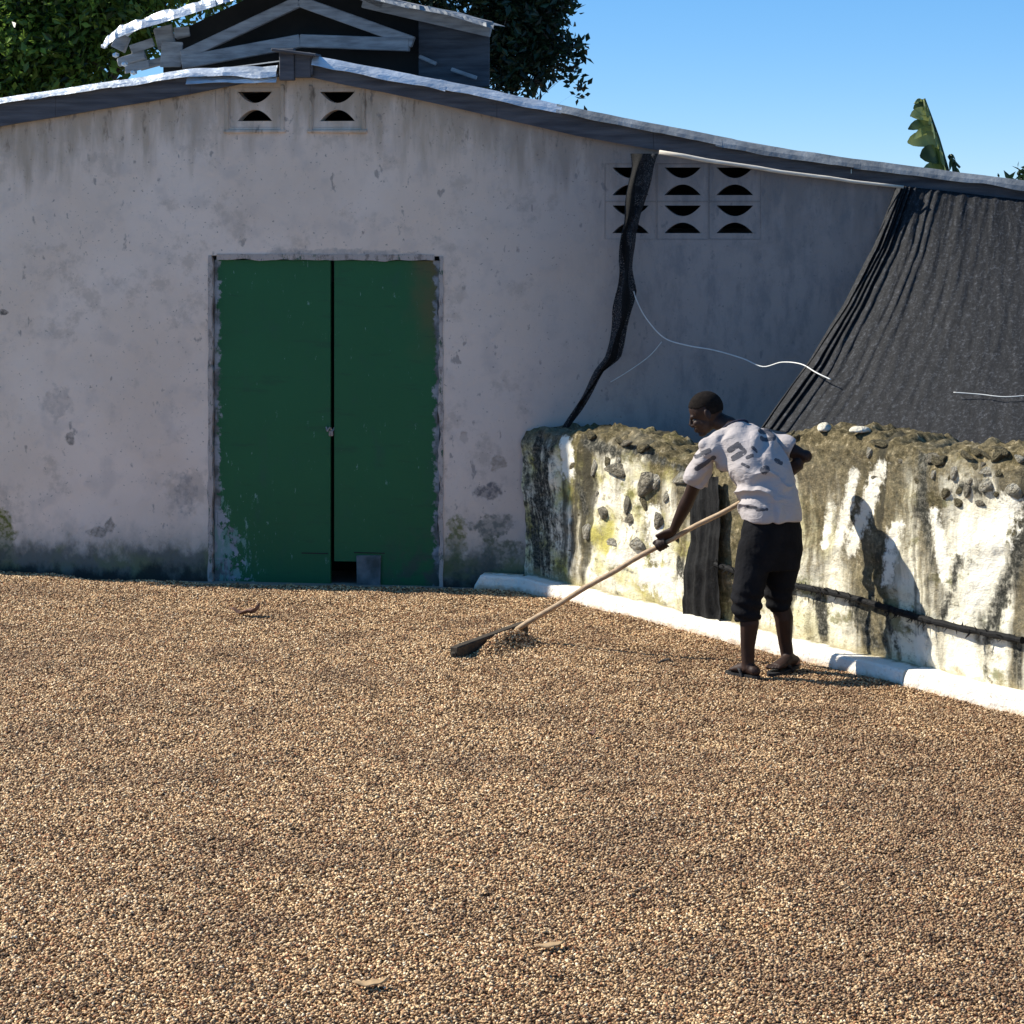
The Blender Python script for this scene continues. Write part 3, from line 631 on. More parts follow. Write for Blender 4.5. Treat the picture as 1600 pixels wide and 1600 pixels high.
# kerb
def kerb(a, b, h, wdt, cap0, cap1, seed):
    a = Vector(a); b = Vector(b); d = (b-a).normalized(); nb = Vector((-d.y, d.x, 0)); L = (b-a).length; n = int(L/.04); bm = bmesh.new(); prev = None
    for i in range(n+1):
        t = i/n; p = a+(b-a)*t
        k = 1.0
        if cap0: k *= math.sqrt(max(.2, 1-max(0, 1-t*L/.05)**2))
        if cap1: k *= math.sqrt(max(.2, 1-max(0, 1-(1-t)*L/.05)**2))
        w1 = .010*fbm((t*L*2.2, seed, 0), 3)+.010*fbm((t*L*9, seed, 7), 3); h1 = h*k+.007*fbm((t*L*3, seed, 5), 3)
        c1_ = .012+.010*abs(fbm((t*L*6, seed, 9), 3)); prof = [(w1+.0, -.05), (w1-.004, h1*.5), (w1+.002, h1-c1_*1.2), (w1+c1_, h1-.003), (w1+.07, h1+.003*fbm((t*L*9, seed, 2), 2)), (wdt, h1+.006), (wdt+.03, h1)]
        cur = [bm.verts.new(p+nb*x+Vector((0,0,z))) for x, z in prof]
        if prev:
            for q in range(len(prof)-1): bm.faces.new((prev[q], cur[q], cur[q+1], prev[q+1]))
        else: bm.faces.new(cur)
        prev = cur
    bm.faces.new(prev[::-1]); o = obj('kerb', bm, M['white'], kind='structure'); at_ = o.data.attributes.new('back', 'FLOAT', 'POINT')
    at_.data.foreach_set('value', [((v.co-a).dot(nb))/wdt for v in o.data.vertices]); return o
KA = Vector((.044, 17.50, 0))
def kpt(s, off=0): p = KA+D2*s+NW*off; return (p.x, p.y, 0)
kerb((-.26, 17.60, 0), (.05, 17.50, 0), .125, .10, True, False, 1)
kerb(kpt(-.02), kpt(4.05), .125, .13, False, False, 2)
kerb(kpt(4.06, .02), kpt(7.6, .02), .14, .155, True, False, 3)

# ------------------------------------------------------------------ beans
def edge_y(x): return yfac(x)-lerp_tab([(-5, .02), (-3.6, .02), (-3.3, .10), (-2.9, .20), (-2.2, .24), (-.3, .22), (.05, .24)], x)
def beanz(x, y):
    wv = x*.8+y*.6+.35*fbm((x*.6, y*.6, 3), 2); h = .032+.012*fbm((x*.9, y*.9, 1), 3)+.010*fbm((x*3.5, y*3.5, 6), 2)+.007*math.sin(wv*2*math.pi/.33)*(.4+.6*ss(-.3, .5, fbm((x*.7, y*.7, 9), 2)))
    e = .0
    h += .03*math.exp(-(((x+4.0)/1.0)**2+((y-18.2)/.7)**2))
    rx, ry = x-(-.135), y-15.2
    u = rx*.47+ry*.88; v = -rx*.88+ry*.47
    h += .10*math.exp(-((u-.04)/.27)**4-((v+.10)/.075)**2)
    return h
rows = []; ys = []
y = 7.65
while y < 18.34: ys.append(y); y += .055
NXB = 150; verts = []; faces = []
for y in ys:
    xl = -.2*y-.40
    xr = min(KA.x+(KA.y-y)/.855*.519, .2*y+.40) if y < 17.48 else .04
    for i in range(NXB+1):
        x = xl+(xr-xl)*i/NXB; yy = min(y, edge_y(x)); z = beanz(x, yy)
        if yy >= edge_y(x)-.02: z = max(.012, z-.02)
        verts.append((x, yy, z))
for r_ in range(len(ys)-1):
    for i in range(NXB): a = r_*(NXB+1)+i; faces.append((a, a+1, a+NXB+2, a+NXB+1))
me = pymesh('cocoa_beans', verts, faces)
M['beanbed'] = simple('bean_bed', (.045, .026, .013), (.13, .08, .04), 60, bump=.8, bd=.01); M['beans'] = mat_beans()
beans = obj('cocoa_beans', me, M['beanbed'], smooth=True, kind='stuff', label='layer of drying brown cocoa beans spread over the yard floor', cat='beans')
ng = bpy.data.node_groups.new('scatter_beans', 'GeometryNodeTree')
ng.interface.new_socket('Geometry', in_out='INPUT', socket_type='NodeSocketGeometry'); ng.interface.new_socket('Geometry', in_out='OUTPUT', socket_type='NodeSocketGeometry')
N, L = ng.nodes, ng.links
gi, go = N.new('NodeGroupInput'), N.new('NodeGroupOutput')
ds = N.new('GeometryNodeDistributePointsOnFaces'); ds.inputs['Density'].default_value = 13500; ds.inputs['Seed'].default_value = 3
L.new(gi.outputs[0], ds.inputs['Mesh'])
ic = N.new('GeometryNodeMeshIcoSphere'); ic.inputs['Radius'].default_value = 1; ic.inputs['Subdivisions'].default_value = 1
tr = N.new('GeometryNodeTransform'); tr.inputs['Scale'].default_value = (.0086, .0052, .0033); L.new(ic.outputs['Mesh'], tr.inputs[0])
sm = N.new('GeometryNodeSetShadeSmooth'); L.new(tr.outputs[0], sm.inputs[0])
mt = N.new('GeometryNodeSetMaterial'); mt.inputs['Material'].default_value = M['beans']; L.new(sm.outputs[0], mt.inputs[0])
ins = N.new('GeometryNodeInstanceOnPoints'); L.new(mt.outputs[0], ins.inputs['Instance'])
def rnd(tp, lo, hi, seed):
    r = N.new('FunctionNodeRandomValue'); r.data_type = tp
    ins_ = [s for s in r.inputs if s.name in ('Min', 'Max') and s.enabled]; ins_[0].default_value = lo; ins_[1].default_value = hi
    r.inputs['Seed'].default_value = seed; return [s for s in r.outputs if s.enabled][0]
sp_ = N.new('GeometryNodeSetPosition'); L.new(ds.outputs['Points'], sp_.inputs[0]); L.new(rnd('FLOAT_VECTOR', (-.004, -.004, -.004), (.004, .004, .012), 5), sp_.inputs['Offset'])
L.new(sp_.outputs[0], ins.inputs['Points'])
L.new(rnd('FLOAT_VECTOR', (-.7, -.65, 0), (.7, .65, 6.283), 1), ins.inputs['Rotation'])
L.new(rnd('FLOAT', .75, 1.25, 2), ins.inputs['Scale'])
def store(src, name, val):
    s = N.new('GeometryNodeStoreNamedAttribute'); s.data_type = 'FLOAT'; s.domain = 'INSTANCE'; s.inputs['Name'].default_value = name
    L.new(src, s.inputs[0]); L.new(val, [i for i in s.inputs if i.name == 'Value' and i.enabled][0]); return s.outputs[0]
o1 = store(ins.outputs[0], 'tone', rnd('FLOAT', 0.0, 1.0, 3)); o2 = store(o1, 'tint', rnd('FLOAT', 0.0, 1.0, 4))
jn = N.new('GeometryNodeJoinGeometry'); L.new(gi.outputs[0], jn.inputs[0]); L.new(o2, jn.inputs[0]); L.new(jn.outputs[0], go.inputs[0])
md = beans.modifiers.new('scatter', 'NODES'); md.node_group = ng

# ------------------------------------------------------------------ litter on the beans
def litter(name, px, py, length, width, ang, mat, label, cat, curl=.02):
    Y = CH*F/(py-HZ); x0 = (px-800)/F*Y; bm = bmesh.new(); n = 8; prev = None
    c, s = math.cos(ang), math.sin(ang); z0 = beanz(x0, Y)+.022
    for i in range(n+1):
        t = i/n-.5; w_ = width*(math.cos(t*3.0)**.8)*.5+.001; cur = []
        for q in (-1, 0, 1):
            lx, ly = t*length, q*w_; cur.append(bm.verts.new((x0+lx*c-ly*s, Y+lx*s+ly*c, z0+curl*abs(q)*(.6+t)+.25*curl*math.sin(i*1.7)+curl*1.2*t*t*4)))
        if prev:
            for q in range(2): bm.faces.new((prev[q], prev[q+1], cur[q+1], cur[q]))
        prev = cur
    o = obj(name, bm, M[mat], smooth=True); m = o.modifiers.new('s', 'SOLIDIFY'); m.thickness = .004; tag(o, label, cat)
litter('dry_leaf', 382, 973, .20, .09, -.15, 'dryleaf', 'curled dark brown dry leaf on the beans in front of the door', 'leaf', .03)
litter('dry_leaf', 578, 1565, .12, .055, .1, 'paleleaf', 'flat pale tan leaf lying on the beans at the bottom edge', 'leaf', .01)
litter('dry_leaf', 858, 1502, .11, .045, .3, 'paleleaf', 'pale tan leaf half sunk in the beans near bottom centre', 'leaf', .006)
litter('dry_leaf', 925, 1163, .05, .03, .9, 'dryleaf', 'tiny dark leaf scrap on the beans below the rake', 'leaf', .012)
for px0, py0, px1, py1, r_, lb in [(1028, 1051, 1052, 1050, .008, 'short dark twig on the beans between rake head and man')]:
    a, b = [Vector(((px-800)/F*(CH*F/(py-HZ)), CH*F/(py-HZ), .055)) for px, py in ((px0, py0), (px1, py1))]
    bm = bmesh.new(); tube(bm, [a, a.lerp(b, .35)+Vector((0, .01, .012)), a.lerp(b, .7)+Vector((0, -.008, .02)), b], [r_*.7, r_, r_, r_*.5], 7); obj('twig', bm, M['bark'], label=lb, cat='twig')

# ------------------------------------------------------------------ shade nets, batten, twine
def grid_mesh(name, fn, nu, nv, mat, parent=None, **k):
    v, f, uvl = [], [], []
    for i in range(nu+1):
        for j in range(nv+1): v.append(fn(i/nu, j/nv)); uvl.append((i/nu, j/nv))
    for i in range(nu):
        for j in range(nv): a = i*(nv+1)+j; f.append((a, a+nv+1, a+nv+2, a+1))
    me = pymesh(name, v, f); ul = me.uv_layers.new(name='UVMap'); li = np.zeros(len(me.loops), int); me.loops.foreach_get('vertex_index', li)
    ul.data.foreach_set('uv', np.array(uvl)[li].ravel()); return obj(name, me, mat, parent, smooth=True, **k)
LE = [(0, (1402, 290, 17.22)), (.25, (1366, 385, 17.0)), (.5, (1320, 475, 16.75)), (.75, (1265, 566, 16.45)), (1, (1190, 668, 16.15))]
def lerp3(tab, t):
    for (a, p), (b, q) in zip(tab, tab[1:]):
        if t <= b+1e-9: f = (t-a)/(b-a); return tuple(p[i]+(q[i]-p[i])*f for i in range(3))
    return tab[-1][1]
def net_fn(u, v):
    a = P(*lerp3(LE, v)); uu = u**1.5
    b = P(1745, 330, 17.0).lerp(P(1760, 790, 14.4), v)
    p = a.lerp(b, uu); sag = -.10*math.sin(v*math.pi)*math.sin(min(1, uu*1.2)*math.pi)
    wob = u+.008*fbm((u*9, v*3, 1), 2)
    A = .050*(1-ss(.02, .22, u))+.008*(1-ss(.15, .6, u))+.002
    fold = A*(math.sin(wob*2*math.pi*21+2.2*math.sin(v*2.1+u*9)+6*fbm((u*7, v*.5, 7), 2))*(1-.35*v)+.5*fbm((u*22, v*1.3, 5), 3))
    fine = .012*fbm((u*14-v*2, v*2.5, 3), 4)+.004*fbm((u*30, v*22, 9), 3)
    return p+Vector((.25*fold, -1.0*fold+sag, .0))+Vector((0, fine, sag*.4))
net = grid_mesh('shade_net', net_fn, 360, 90, M['net'], label='black shade net stretched from the eave down behind the rubble wall', cat='net')
m = net.modifiers.new('s', 'SOLIDIFY'); m.thickness = .003
# torn strip hanging from the eave
ST = [(0, (985,1030,240)), (.06, (985,1020,262)), (.18, (978,1008,320)), (.30, (970,992,365)), (.42, (968,990,420)), (.50, (962,993,455)), (.62, (957,985,500)), (.74, (945,968,560)), (.80, (930,945,580)), (.86, (914,930,608)), (1, (880,889,668))]
def strip_fn(u, v):
    x0, x1, py = lerp3(ST, v); k = u*2*math.pi; px = x0+(x1-x0)*u
    Y = 17.46-.04*math.sin(math.pi*v)+.02*math.cos(k*1.5+v*9)-.03*math.sin(u*math.pi)
    if v > .9: Y = 17.46
    return P(px+2*math.sin(v*30+u*5), py, Y)
o = grid_mesh('torn_net_strip', strip_fn, 10, 60, M['net_thin'], label='narrow torn strip of black net hanging from the eave over the vents', cat='net')
o = grid_mesh('torn_net_strip', lambda u, v: strip_fn(u*.35+.62*ss(.2, .55, v)*(1-u*.0)*.6, v)+Vector((.004, -.02, 0)), 6, 60, M['net_dark'], label=None)
o.name = 'rolled_edge'; main_strip = bpy.data.objects['torn_net_strip']; o.parent = main_strip
bm = bmesh.new(); a, b = P(1030, 238, 17.36), P(1412, 293, 17.12)
tube(bm, [a.lerp(b, i/10)+Vector((0, 0, -.012*math.sin(i/10*math.pi)+.003*math.sin(i*2.1))) for i in range(11)], [.016-.0006*i for i in range(11)], 9)
obj('batten', bm, M['batten'], smooth=True, label='pale thin wooden batten hung below the right hand eave', cat='batten')
def twine(pts, r, label):
    v = [P(*p) for p in pts]; out = []
    for i in range(len(v)-1):
        p0, p1, p2, p3 = v[max(i-1, 0)], v[i], v[i+1], v[min(i+2, len(v)-1)]
        for k in range(6):
            t = k/6; out.append(.5*((2*p1)+(p2-p0)*t+(2*p0-5*p1+4*p2-p3)*t*t+(3*p1-p0-3*p2+p3)*t**3))
    out.append(v[-1]); bm = bmesh.new(); tube(bm, out, r, 6); obj('twine', bm, M['string'], smooth=True, label=label, cat='twine')
ngrid = [net_fn(a/60, b/40) for a in range(0, 61) for b in range(41)]
def on_net(px, py):
    q = min(ngrid, key=lambda p: (800+F*p.x/p.y-px)**2+(HZ+F*(CH-p.z)/p.y-py)**2); return (px, py, q.y-.07)
twine([(990,455,17.42), (995,470,17.42), (1010,498,17.40), (1038,528,17.38), (1075,540,17.33), (1115,547,17.27), (1160,560,17.18), (1192,573,17.08), (1222,566,16.9), (1252,569,16.55), on_net(1275,582), on_net(1298,593)], .0042, 'long white twine slung from the torn net strip to the big net')
twine([(954,597,17.54), (985,578,17.53), (1015,556,17.52), (1034,534,17.52)], .003, 'short white twine hanging in front of the shaded wall')
twine([on_net(1490,613), on_net(1530,616), on_net(1570,620), on_net(1615,617)], .003, 'thin pale twine lying across the big black net')
# rolled net lying along the wall face, hanging net
RP = [(1128,882), (1180,900), (1250,916), (1320,930), (1400,952), (1440,963), (1520,982), (1620,1002)]
pts = []
for px, py in RP:
    s = s_of_px(px); y = wallpt(s, 0, .06).y; z = CH-(py-HZ)/F*y; pts.append(wallpt(s, z, bulge(s, z)+.03))
fine = []
for a, b in zip(pts, pts[1:]):
    for k in range(12): fine.append(a.lerp(b, k/12)+Vector((0, 0, .005*fbm((len(fine)*.3, 2, 2), 2))))
bm = bmesh.new(); tube(bm, fine, [.019+.008*fbm((i*.7, 1, 1), 3) for i in range(len(fine))], 10)
for i in range(0, len(fine)-2):          # loose ends of mesh standing off the roll
    for q in range(3):
        a = fine[i]+Vector((random.uniform(-.02, .02), 0, 0)); d = NW*random.uniform(0, .02)+Vector((random.uniform(-.03, .03), 0, random.uniform(-.045, .04)))
        tube(bm, [a, a+d*.6+Vector((.004, 0, 0)), a+d], [.004, .003, .001], 4)
obj('net_roll', bm, M['net_dark'], smooth=False, label='black rolled net rope running along the lower face of the rubble wall', cat='rope')
def hang_fn(u, v):
    px = 1084+(48+6*v)*u+3*math.sin(v*5); py = 745+(224+10*u)*v; s = s_of_px(px); y = wallpt(s, 0, .05).y; z = CH-(py-HZ)/F*y
    return wallpt(s, z, bulge(s, z)+.045+.014*fbm((u*4, v*1.2, 2), 3)+.006*math.sin(u*2*math.pi*3.2+v*2+3*fbm((u*3, v, 1), 2)))
grid_mesh('hanging_net', hang_fn, 60, 40, M['net_dark'], label='black folded net hung down the rubble wall behind the man\'s arm', cat='net')

# ------------------------------------------------------------------ rake
H0, LH, RH = P(812, 981, 15.35), P(1035, 850, 14.86), P(1196, 767, 14.64)
def pole_at(t):      # quadratic through the three points
    tm = .57; a = ((LH-H0)/tm-(RH-H0))/(tm-1); b = (RH-H0)-a; return H0+b*t+a*t*t
rake = empty('rake', tuple(H0), label='long handled wooden rake with dark head board pulled through the beans', cat='rake')
bm = bmesh.new(); tube(bm, [pole_at(-.015+i*1.09/24)+Vector((0, 0, .003*math.sin(i*1.3))) for i in range(25)], [.0162-.00010*i+.0008*math.sin(i*2.3) for i in range(25)], 12)
obj('handle', bm, M['pole'], rake, smooth=True)
E0, E1 = P(709, 1024, 14.86), P(820, 983, 15.5)
dd = (E1-E0).normalized(); sd = Vector((dd.y, -dd.x, 0)).normalized()
bm = bmesh.new(); beam(bm, E0+Vector((0,0,.012)), E1+Vector((0,0,.010)), .055, .075, bev=.006); obj('head_board', bm, M['rakewood'], rake)
bm = bmesh.new(); beam(bm, E0.lerp(E1, .12)-Vector((0, 0, .05))+sd*.012, E0.lerp(E1, 1.02)-Vector((0, 0, .045))+sd*.012, .020, .022, bev=.004); obj('lower_rail', bm, M['rakewood'], rake)
for t_, h_ in ((.0, .085), (.5, .06), (.97, .075)):
    bm = bmesh.new(); q = E0.lerp(E1, t_); beam(bm, q+Vector((0, 0, .02)), q-Vector((0, 0, h_)), .05, .028, up=Vector((1, 0, 0))); obj('cross_block', bm, M['rakewood'], rake)
# ------------------------------------------------------------------ man raking
man = empty('person', (1.45, 14.36, 0), label='man in white printed T-shirt and black shorts bending over to rake the beans', cat='person')
RT = Vector((.85, .527, 0)); FW = Vector((-.527, .85, 0)); RP = Vector((.94, .34, 0))
hipc = P(1204, 842, 14.36); neck = P(1150, 668, 14.56)
Lsh, Rsh = P(1107, 700, 14.50), P(1203, 690, 14.72)
Lel, Lwr = P(1078, 775, 14.66), P(1052, 829, 14.80)
Rel, Rwr = P(1259, 713, 14.64), P(1214, 756, 14.66)
Lhip, Rhip = hipc-RP*.09, hipc+RP*.09
Lkn, Lan = P(1167, 945, 14.25), P(1169, 1046, 14.26); Rkn, Ran = P(1217, 938, 14.42), P(1232, 1036, 14.47)
hf = Vector((-.90, .16, -.42)).normalized(); hl = Vector((0,0,1)).cross(hf).normalized(); hu = hf.cross(hl)
hc = P(1104, 645, 14.66); HR = Matrix((hf, hl, hu)).transposed()
H = lambda x, y, z: hc+HR @ Vector((x, y, z))
def fingers(bm, c, u, towrist, r=.0085, spread=.019, start=-.5, arc=3.7, order=1):
    """four fingers curled round a pole with axis u at c; palm lies on the wrist side"""
    u = u.normalized(); a = (towrist-u*towrist.dot(u)).normalized(); b = u.cross(a)
    lens = [3.4, 3.8, 3.7, 3.0]; R0 = .0185+.0085
    for i in range(4):
        o = u*((i-1.5)*spread); pts = []
        for k in range(8):
            th = start+lens[i]*k/7*order; pts.append(c+o+(a*math.cos(th)+b*math.sin(th))*R0*(1.25 if k == 0 else 1.06))
        tube(bm, pts, [r*1.12, r*1.12, r*1.05, r, r*1.02, r*.95, r*.9, r*.7], 8)
        ball(bm, pts[0], r*1.25, sub=1); ball(bm, pts[-1], r*.8, sub=1)
    th_ = [c-u*.030+a*.038+b*.006*order, c-u*.040+a*.022-b*.014*order, c-u*.034-a*.004-b*.0275*order, c-u*.022-a*.022-b*.022*order]
    tube(bm, th_, [.013, .0115, .010, .008], 8); ball(bm, th_[-1], .008, sub=1)
    return a, b
def foot(bm, ankle, heel, toe, lift=0):
    heel = Vector(heel); toe = Vector(toe); d = (toe-heel); d.z = 0; Lf = d.length; d.normalize(); s = Vector((-d.y, d.x, 0))
    tube(bm, [ankle+Vector((0,0,.05)), ankle, heel+d*.055+Vector((0,0,.045)), heel+d*.03+Vector((0,0,.03))], [(.036,.036), (.036,.038), (.036,.034), (.028,.028)], 12)
    ball(bm, heel+d*.025+Vector((0,0,.028)), (.033, .031, .03))
    tube(bm, [heel+d*.02+Vector((0,0,.03)), heel+d*.09+Vector((0,0,.042)), heel+d*.15+Vector((0,0,.03)), heel+d*(Lf-.045)+Vector((0,0,.02))], [(.028,.032), (.037,.036), (.027,.042), (.016,.044)], 12, ref=(0,0,1))
    for k, (o, l) in enumerate([(-.034,.055), (-.016,.052), (0,.047), (.015,.04), (.029,.032)]):
        b_ = heel+d*(Lf-.06)+s*o*1.0+Vector((0,0,.018)); tube(bm, [b_, b_+d*l*.6+Vector((0,0,.002)), b_+d*l-Vector((0,0,.006))], [.0105 if k else .014, .010 if k else .0135, .007 if k else .010], 8)
heelL, toeL = Vector((1.365, 14.20, .055)), Vector((1.222, 14.385, .05))
heelR, toeR = Vector((1.616, 14.50, .068)), Vector((1.448, 14.31, .05))
bm = bmesh.new()
def sect(c, hw, hd, ax): return c, hw, hd, ax
def loft(bm, secs, n=24, power=2.3, caps=True):
    rings = []
    for c, hw, hd, rt, fw in secs:
        ring = []
        for k in range(n):
            t = 2*math.pi*k/n; ct, st = math.cos(t), math.sin(t)
            x = math.copysign(abs(ct)**(2/power), ct); y = math.copysign(abs(st)**(2/power), st)
            ring.append(bm.verts.new(c+rt*hw*x+fw*hd*y))
        rings.append(ring)
    for A, B in zip(rings, rings[1:]):
        for k in range(n): bm.faces.new((A[k], A[(k+1)%n], B[(k+1)%n], B[k]))
    if caps: bm.faces.new(rings[0][::-1]); bm.faces.new(rings[-1])
ax = (neck-hipc).normalized(); fwt = RT.cross(ax)*-1
if fwt.dot(FW) < 0: fwt = -fwt
T = lambda t: hipc.lerp(neck, t)
loft(bm, [(T(-.08), .14, .095, RT, FW), (T(.12), .125, .08, RT, fwt), (T(.35), .10, .07, RT, fwt), (T(.62), .10, .07, RT, fwt), (T(.85), .09, .065, RT, fwt), (T(.97), .07, .06, RT, fwt)], 20)
sk = H(-.045, 0, -.075)
tube(bm, [T(.84), T(.95), neck.lerp(sk, .4), sk], [.05, .049, .050, .052], 16); ball(bm, sk, .054)
# arms
tube(bm, [T(.86), Lsh, Lsh.lerp(Lel, .25), Lsh.lerp(Lel, .7), Lel, Lel.lerp(Lwr, .25), Lel.lerp(Lwr, .7), Lwr], [.04, .042, .044, .042, .038, .041, .032, .025], 14)
tube(bm, [T(.86), Rsh, Rsh.lerp(Rel, .25), Rsh.lerp(Rel, .7), Rel, Rel.lerp(Rwr, .25), Rel.lerp(Rwr, .7), Rwr], [.04, .042, .044, .042, .038, .040, .031, .025], 14)
for p, r_ in ((Lel, .038), (Rel, .038), (Lsh, .042), (Rsh, .042)): ball(bm, p, r_)
lg = pole_at(.57); u_ = (pole_at(.6)-pole_at(.54)).normalized()
rg = pole_at(1.0); ur = (pole_at(1.0)-pole_at(.94)).normalized()
for g_, uu, wr, od in ((lg, u_, Lwr, 1), (rg, ur, Rwr, -1)):
    tw = wr-g_; a_, b_ = fingers(bm, g_, uu, tw, order=od)
    kn = g_+(a_*math.cos(-.5)+b_*math.sin(-.5*od))*.034
    tube(bm, [wr, wr.lerp(kn, .45), kn], [(.022, .028), (.017, .036), (.014, .040)], 12, ref=tuple(b_))
# legs
for hp, kn, an in ((Lhip, Lkn, Lan), (Rhip, Rkn, Ran)):
    tube(bm, [hp, hp.lerp(kn, .3), hp.lerp(kn, .75), kn, kn.lerp(an, .28)+Vector((.012,-.012,0)), kn.lerp(an, .65), an], [.085, .082, .062, .055, .054, .040, .034], 14)
foot(bm, Lan, heelL, toeL); foot(bm, Ran, heelR, toeR)
# head
ball(bm, H(-.008, 0, .028), (.099, .076, .093), HR, 3); ball(bm, H(.035, 0, -.045), (.062, .058, .066), HR); ball(bm, H(.068, 0, -.098), (.027, .028, .02), HR)
ball(bm, H(.076, 0, .012), (.024, .052, .016), HR); tube(bm, [H(.092, 0, .008), H(.104, 0, -.014), H(.113, 0, -.031)], [.010, .012, .0145], 8); ball(bm, H(.104, 0, -.036), (.014, .021, .011), HR)
ball(bm, H(.092, 0, -.061), (.017, .025, .009), HR); ball(bm, H(.091, 0, -.074), (.016, .023, .009), HR)
for s in (-1, 1):
    ball(bm, H(.07, s*.034, -.03), (.026, .024, .022), HR)
    bm2 = HR @ Matrix.Rotation(s*.35, 3, 'Z'); ball(bm, H(-.012, s*.079, -.008), (.019, .007, .032), bm2); ball(bm, H(-.010, s*.078, -.032), (.011, .007, .012), bm2)
body = obj('body', remesh(bm, .0042, 6), M['skin'], man)
body.data.materials.append(M['lit_skin'])  # sunlit patches on heel and foot painted as paler skin
for pl in body.data.polygons:
    c = pl.center
    if c.z < .105 and ((c-heelR).length < .055 and pl.normal.dot(Vector((-.2,-1,.1))) > .35 and (c.x > 1.55)): pl.material_index = 1
    if c.z < .085 and (c-heelL.lerp(toeL, .45)).length < .06 and c.z < .062 and pl.normal.y < -.1: pl.material_index = 1
for s in (-1, 1):
    bm = bmesh.new(); ball(bm, H(.0775, s*.0345, -.010), .0098, sub=2); obj('eye', bm, M['eye'], man, smooth=True)
# hair: close cropped cap
bm = bmesh.new(); bmesh.ops.create_icosphere(bm, subdivisions=5, radius=1)
dele = [v for v in bm.verts if not ((v.co.z > .10 and v.co.x < .98-.35*0) and v.co.z > .10+.55*max(0, v.co.x-.35)) and not (v.co.x < -.05 and v.co.z > -.55+.35*max(0, v.co.x+.4))]
bmesh.ops.delete(bm, geom=dele, context='VERTS')
for v in bm.verts:
    k = 1+.006*noise.noise(v.co*14); v.co = H(-.008+v.co.x*.0995*k, v.co.y*.0765*k, .028+v.co.z*.0935*k)
o = obj('hair', bm, M['hair'], man, smooth=True); m = o.modifiers.new('s', 'SOLIDIFY'); m.thickness = .0018; m.offset = -1
# shirt
bm = bmesh.new(); hem = P(1206, 812, 14.36); c1 = P(1200, 775, 14.38); c2 = P(1190, 738, 14.43); c3 = P(1172, 702, 14.51); c4 = P(1157, 676, 14.55)
up = lambda a, b: (b-a).normalized()
def fwd_of(d):
    f = d.cross(RT)
    return f if f.dot(FW) > 0 else -f
RS = (Rsh-Lsh).normalized()
def fw2(d, r):
    f = d.cross(r).normalized(); return f if f.dot(FW) > 0 else -f
loft(bm, [(hem, .176, .155, RT, fwd_of(Vector((0,0,1)))), (hem.lerp(c1, .3), .180, .158, RT, fwd_of(Vector((-.05,.1,1)).normalized())), (c1, .180, .155, RT, fwd_of(up(hem, c2))), (c2, .182, .150, RT, fwd_of(up(c1, c3))), (c3, .186, .138, RS, fw2(up(c2, c4), RS)), (c3.lerp(c4, .6), .165, .108, RS, fw2(up(c3, c4), RS)), (c4, .11, .085, RS, fw2(up(c3, c4), RS)), (c4.lerp(neck, .9)+Vector((-.01,.01,.012)), .07, .065, RS, fw2(up(c3, neck), RS))], 36, 2.0)
for sh, el, t1 in ((Lsh, Lel, .72), (Rsh, Rel, .64)):
    inn = sh.lerp(c3, .45)-ax*.02
    tube(bm, [inn, sh, sh.lerp(el, t1*.5), sh.lerp(el, t1)], [.090, .066, .068, .071], 20); ball(bm, sh, .064, sub=3); ball(bm, sh.lerp(c3, .4)-ax*.05, (.085, .085, .085), sub=3); tube(bm, [c4.lerp(neck, .3), c4.lerp(sh, .5), sh], [.062, .066, .068], 16)
sm_ = remesh(bm, .0045, 22)
PRN = [(1139,703,1153,694,4), (1145,716,1162,706,4.2), (1153,694,1161,702,3), (1168,715,1175,712,2.6), (1188,674,1203,671,3.4), (1191,684,1207,686,3.2), (1201,672,1208,684,3), (1194,735,1197,733,5.5), (1088,713,1108,704,3.4), (1089,732,1115,715,3.2), (1213,720,1220,723,3.4), (1168,792,1182,794,2), (1184,797,1198,796,2), (1160,725,1170,730,1.8), (1176,700,1182,705,2)]
pv = []; nrm = [v.normal.copy() for v in sm_.vertices]
for v, nn in zip(sm_.vertices, nrm):
    p = v.co; px = 800+F*p.x/p.y; py = HZ+F*(CH-p.z)/p.y
    t = (p-hem).dot(ax)/.55; w_ = abs((p-T(max(0, min(1, t)))).dot(RT))
    # drag folds running from the near armpit across the back, bunching above the waist
    cx = (p-Lsh).dot(RT); d = (p-Lsh).dot(ax)
    q1 = d*(46+14*fbm((p.x*3, p.z*3, 7), 2))+cx*34+3.6*fbm((p.x*4.5, p.y*4.5, p.z*4.5), 3); a1 = .021*(1-.75*ss(.17, .30, cx))*math.exp(-((t-.34)/.2)**2)*(.35+.9*ss(-.25, .35, fbm((p.x*5+3, p.y*5, p.z*5), 2)))
    f1 = 1-2*abs(math.sin(q1*.5))**.7
    f2 = math.sin(cx*40-d*34+2.6*fbm((p.x*4, p.z*4, 3), 2)); a2 = .009*math.exp(-((t-.8)/.25)**2)
    low = .008*math.exp(-(t/.16)**2)*math.sin(cx*44+fbm((p.x*6, p.y*6, 1), 2)*4)
    es = (p-Lsh).dot((Lel-Lsh).normalized()); dl = ((p-Lsh)-(Lel-Lsh).normalized()*es).length
    slv = (.0045*math.sin(es*60+(p-Lsh).dot(RT)*70+2.5*fbm((p.x*7, p.y*7, p.z*7), 2)) if (dl < .10 and es > .02 and cx < .06) else 0)
    v.co = p+nn*(f1*a1*.8+f2*a2+slv+low+.006*fbm((p.x*6, p.y*6, p.z*6), 3))
    back = nn.y < .25
    pv.append(max(0, max(segd(px, py, (*q[:4], q[4]*.8)) for q in PRN))*1.6 if back else 0)
a = sm_.attributes.new('print', 'FLOAT', 'POINT'); a.data.foreach_set('value', pv)
obj('t_shirt', sm_, M['shirt'], man)
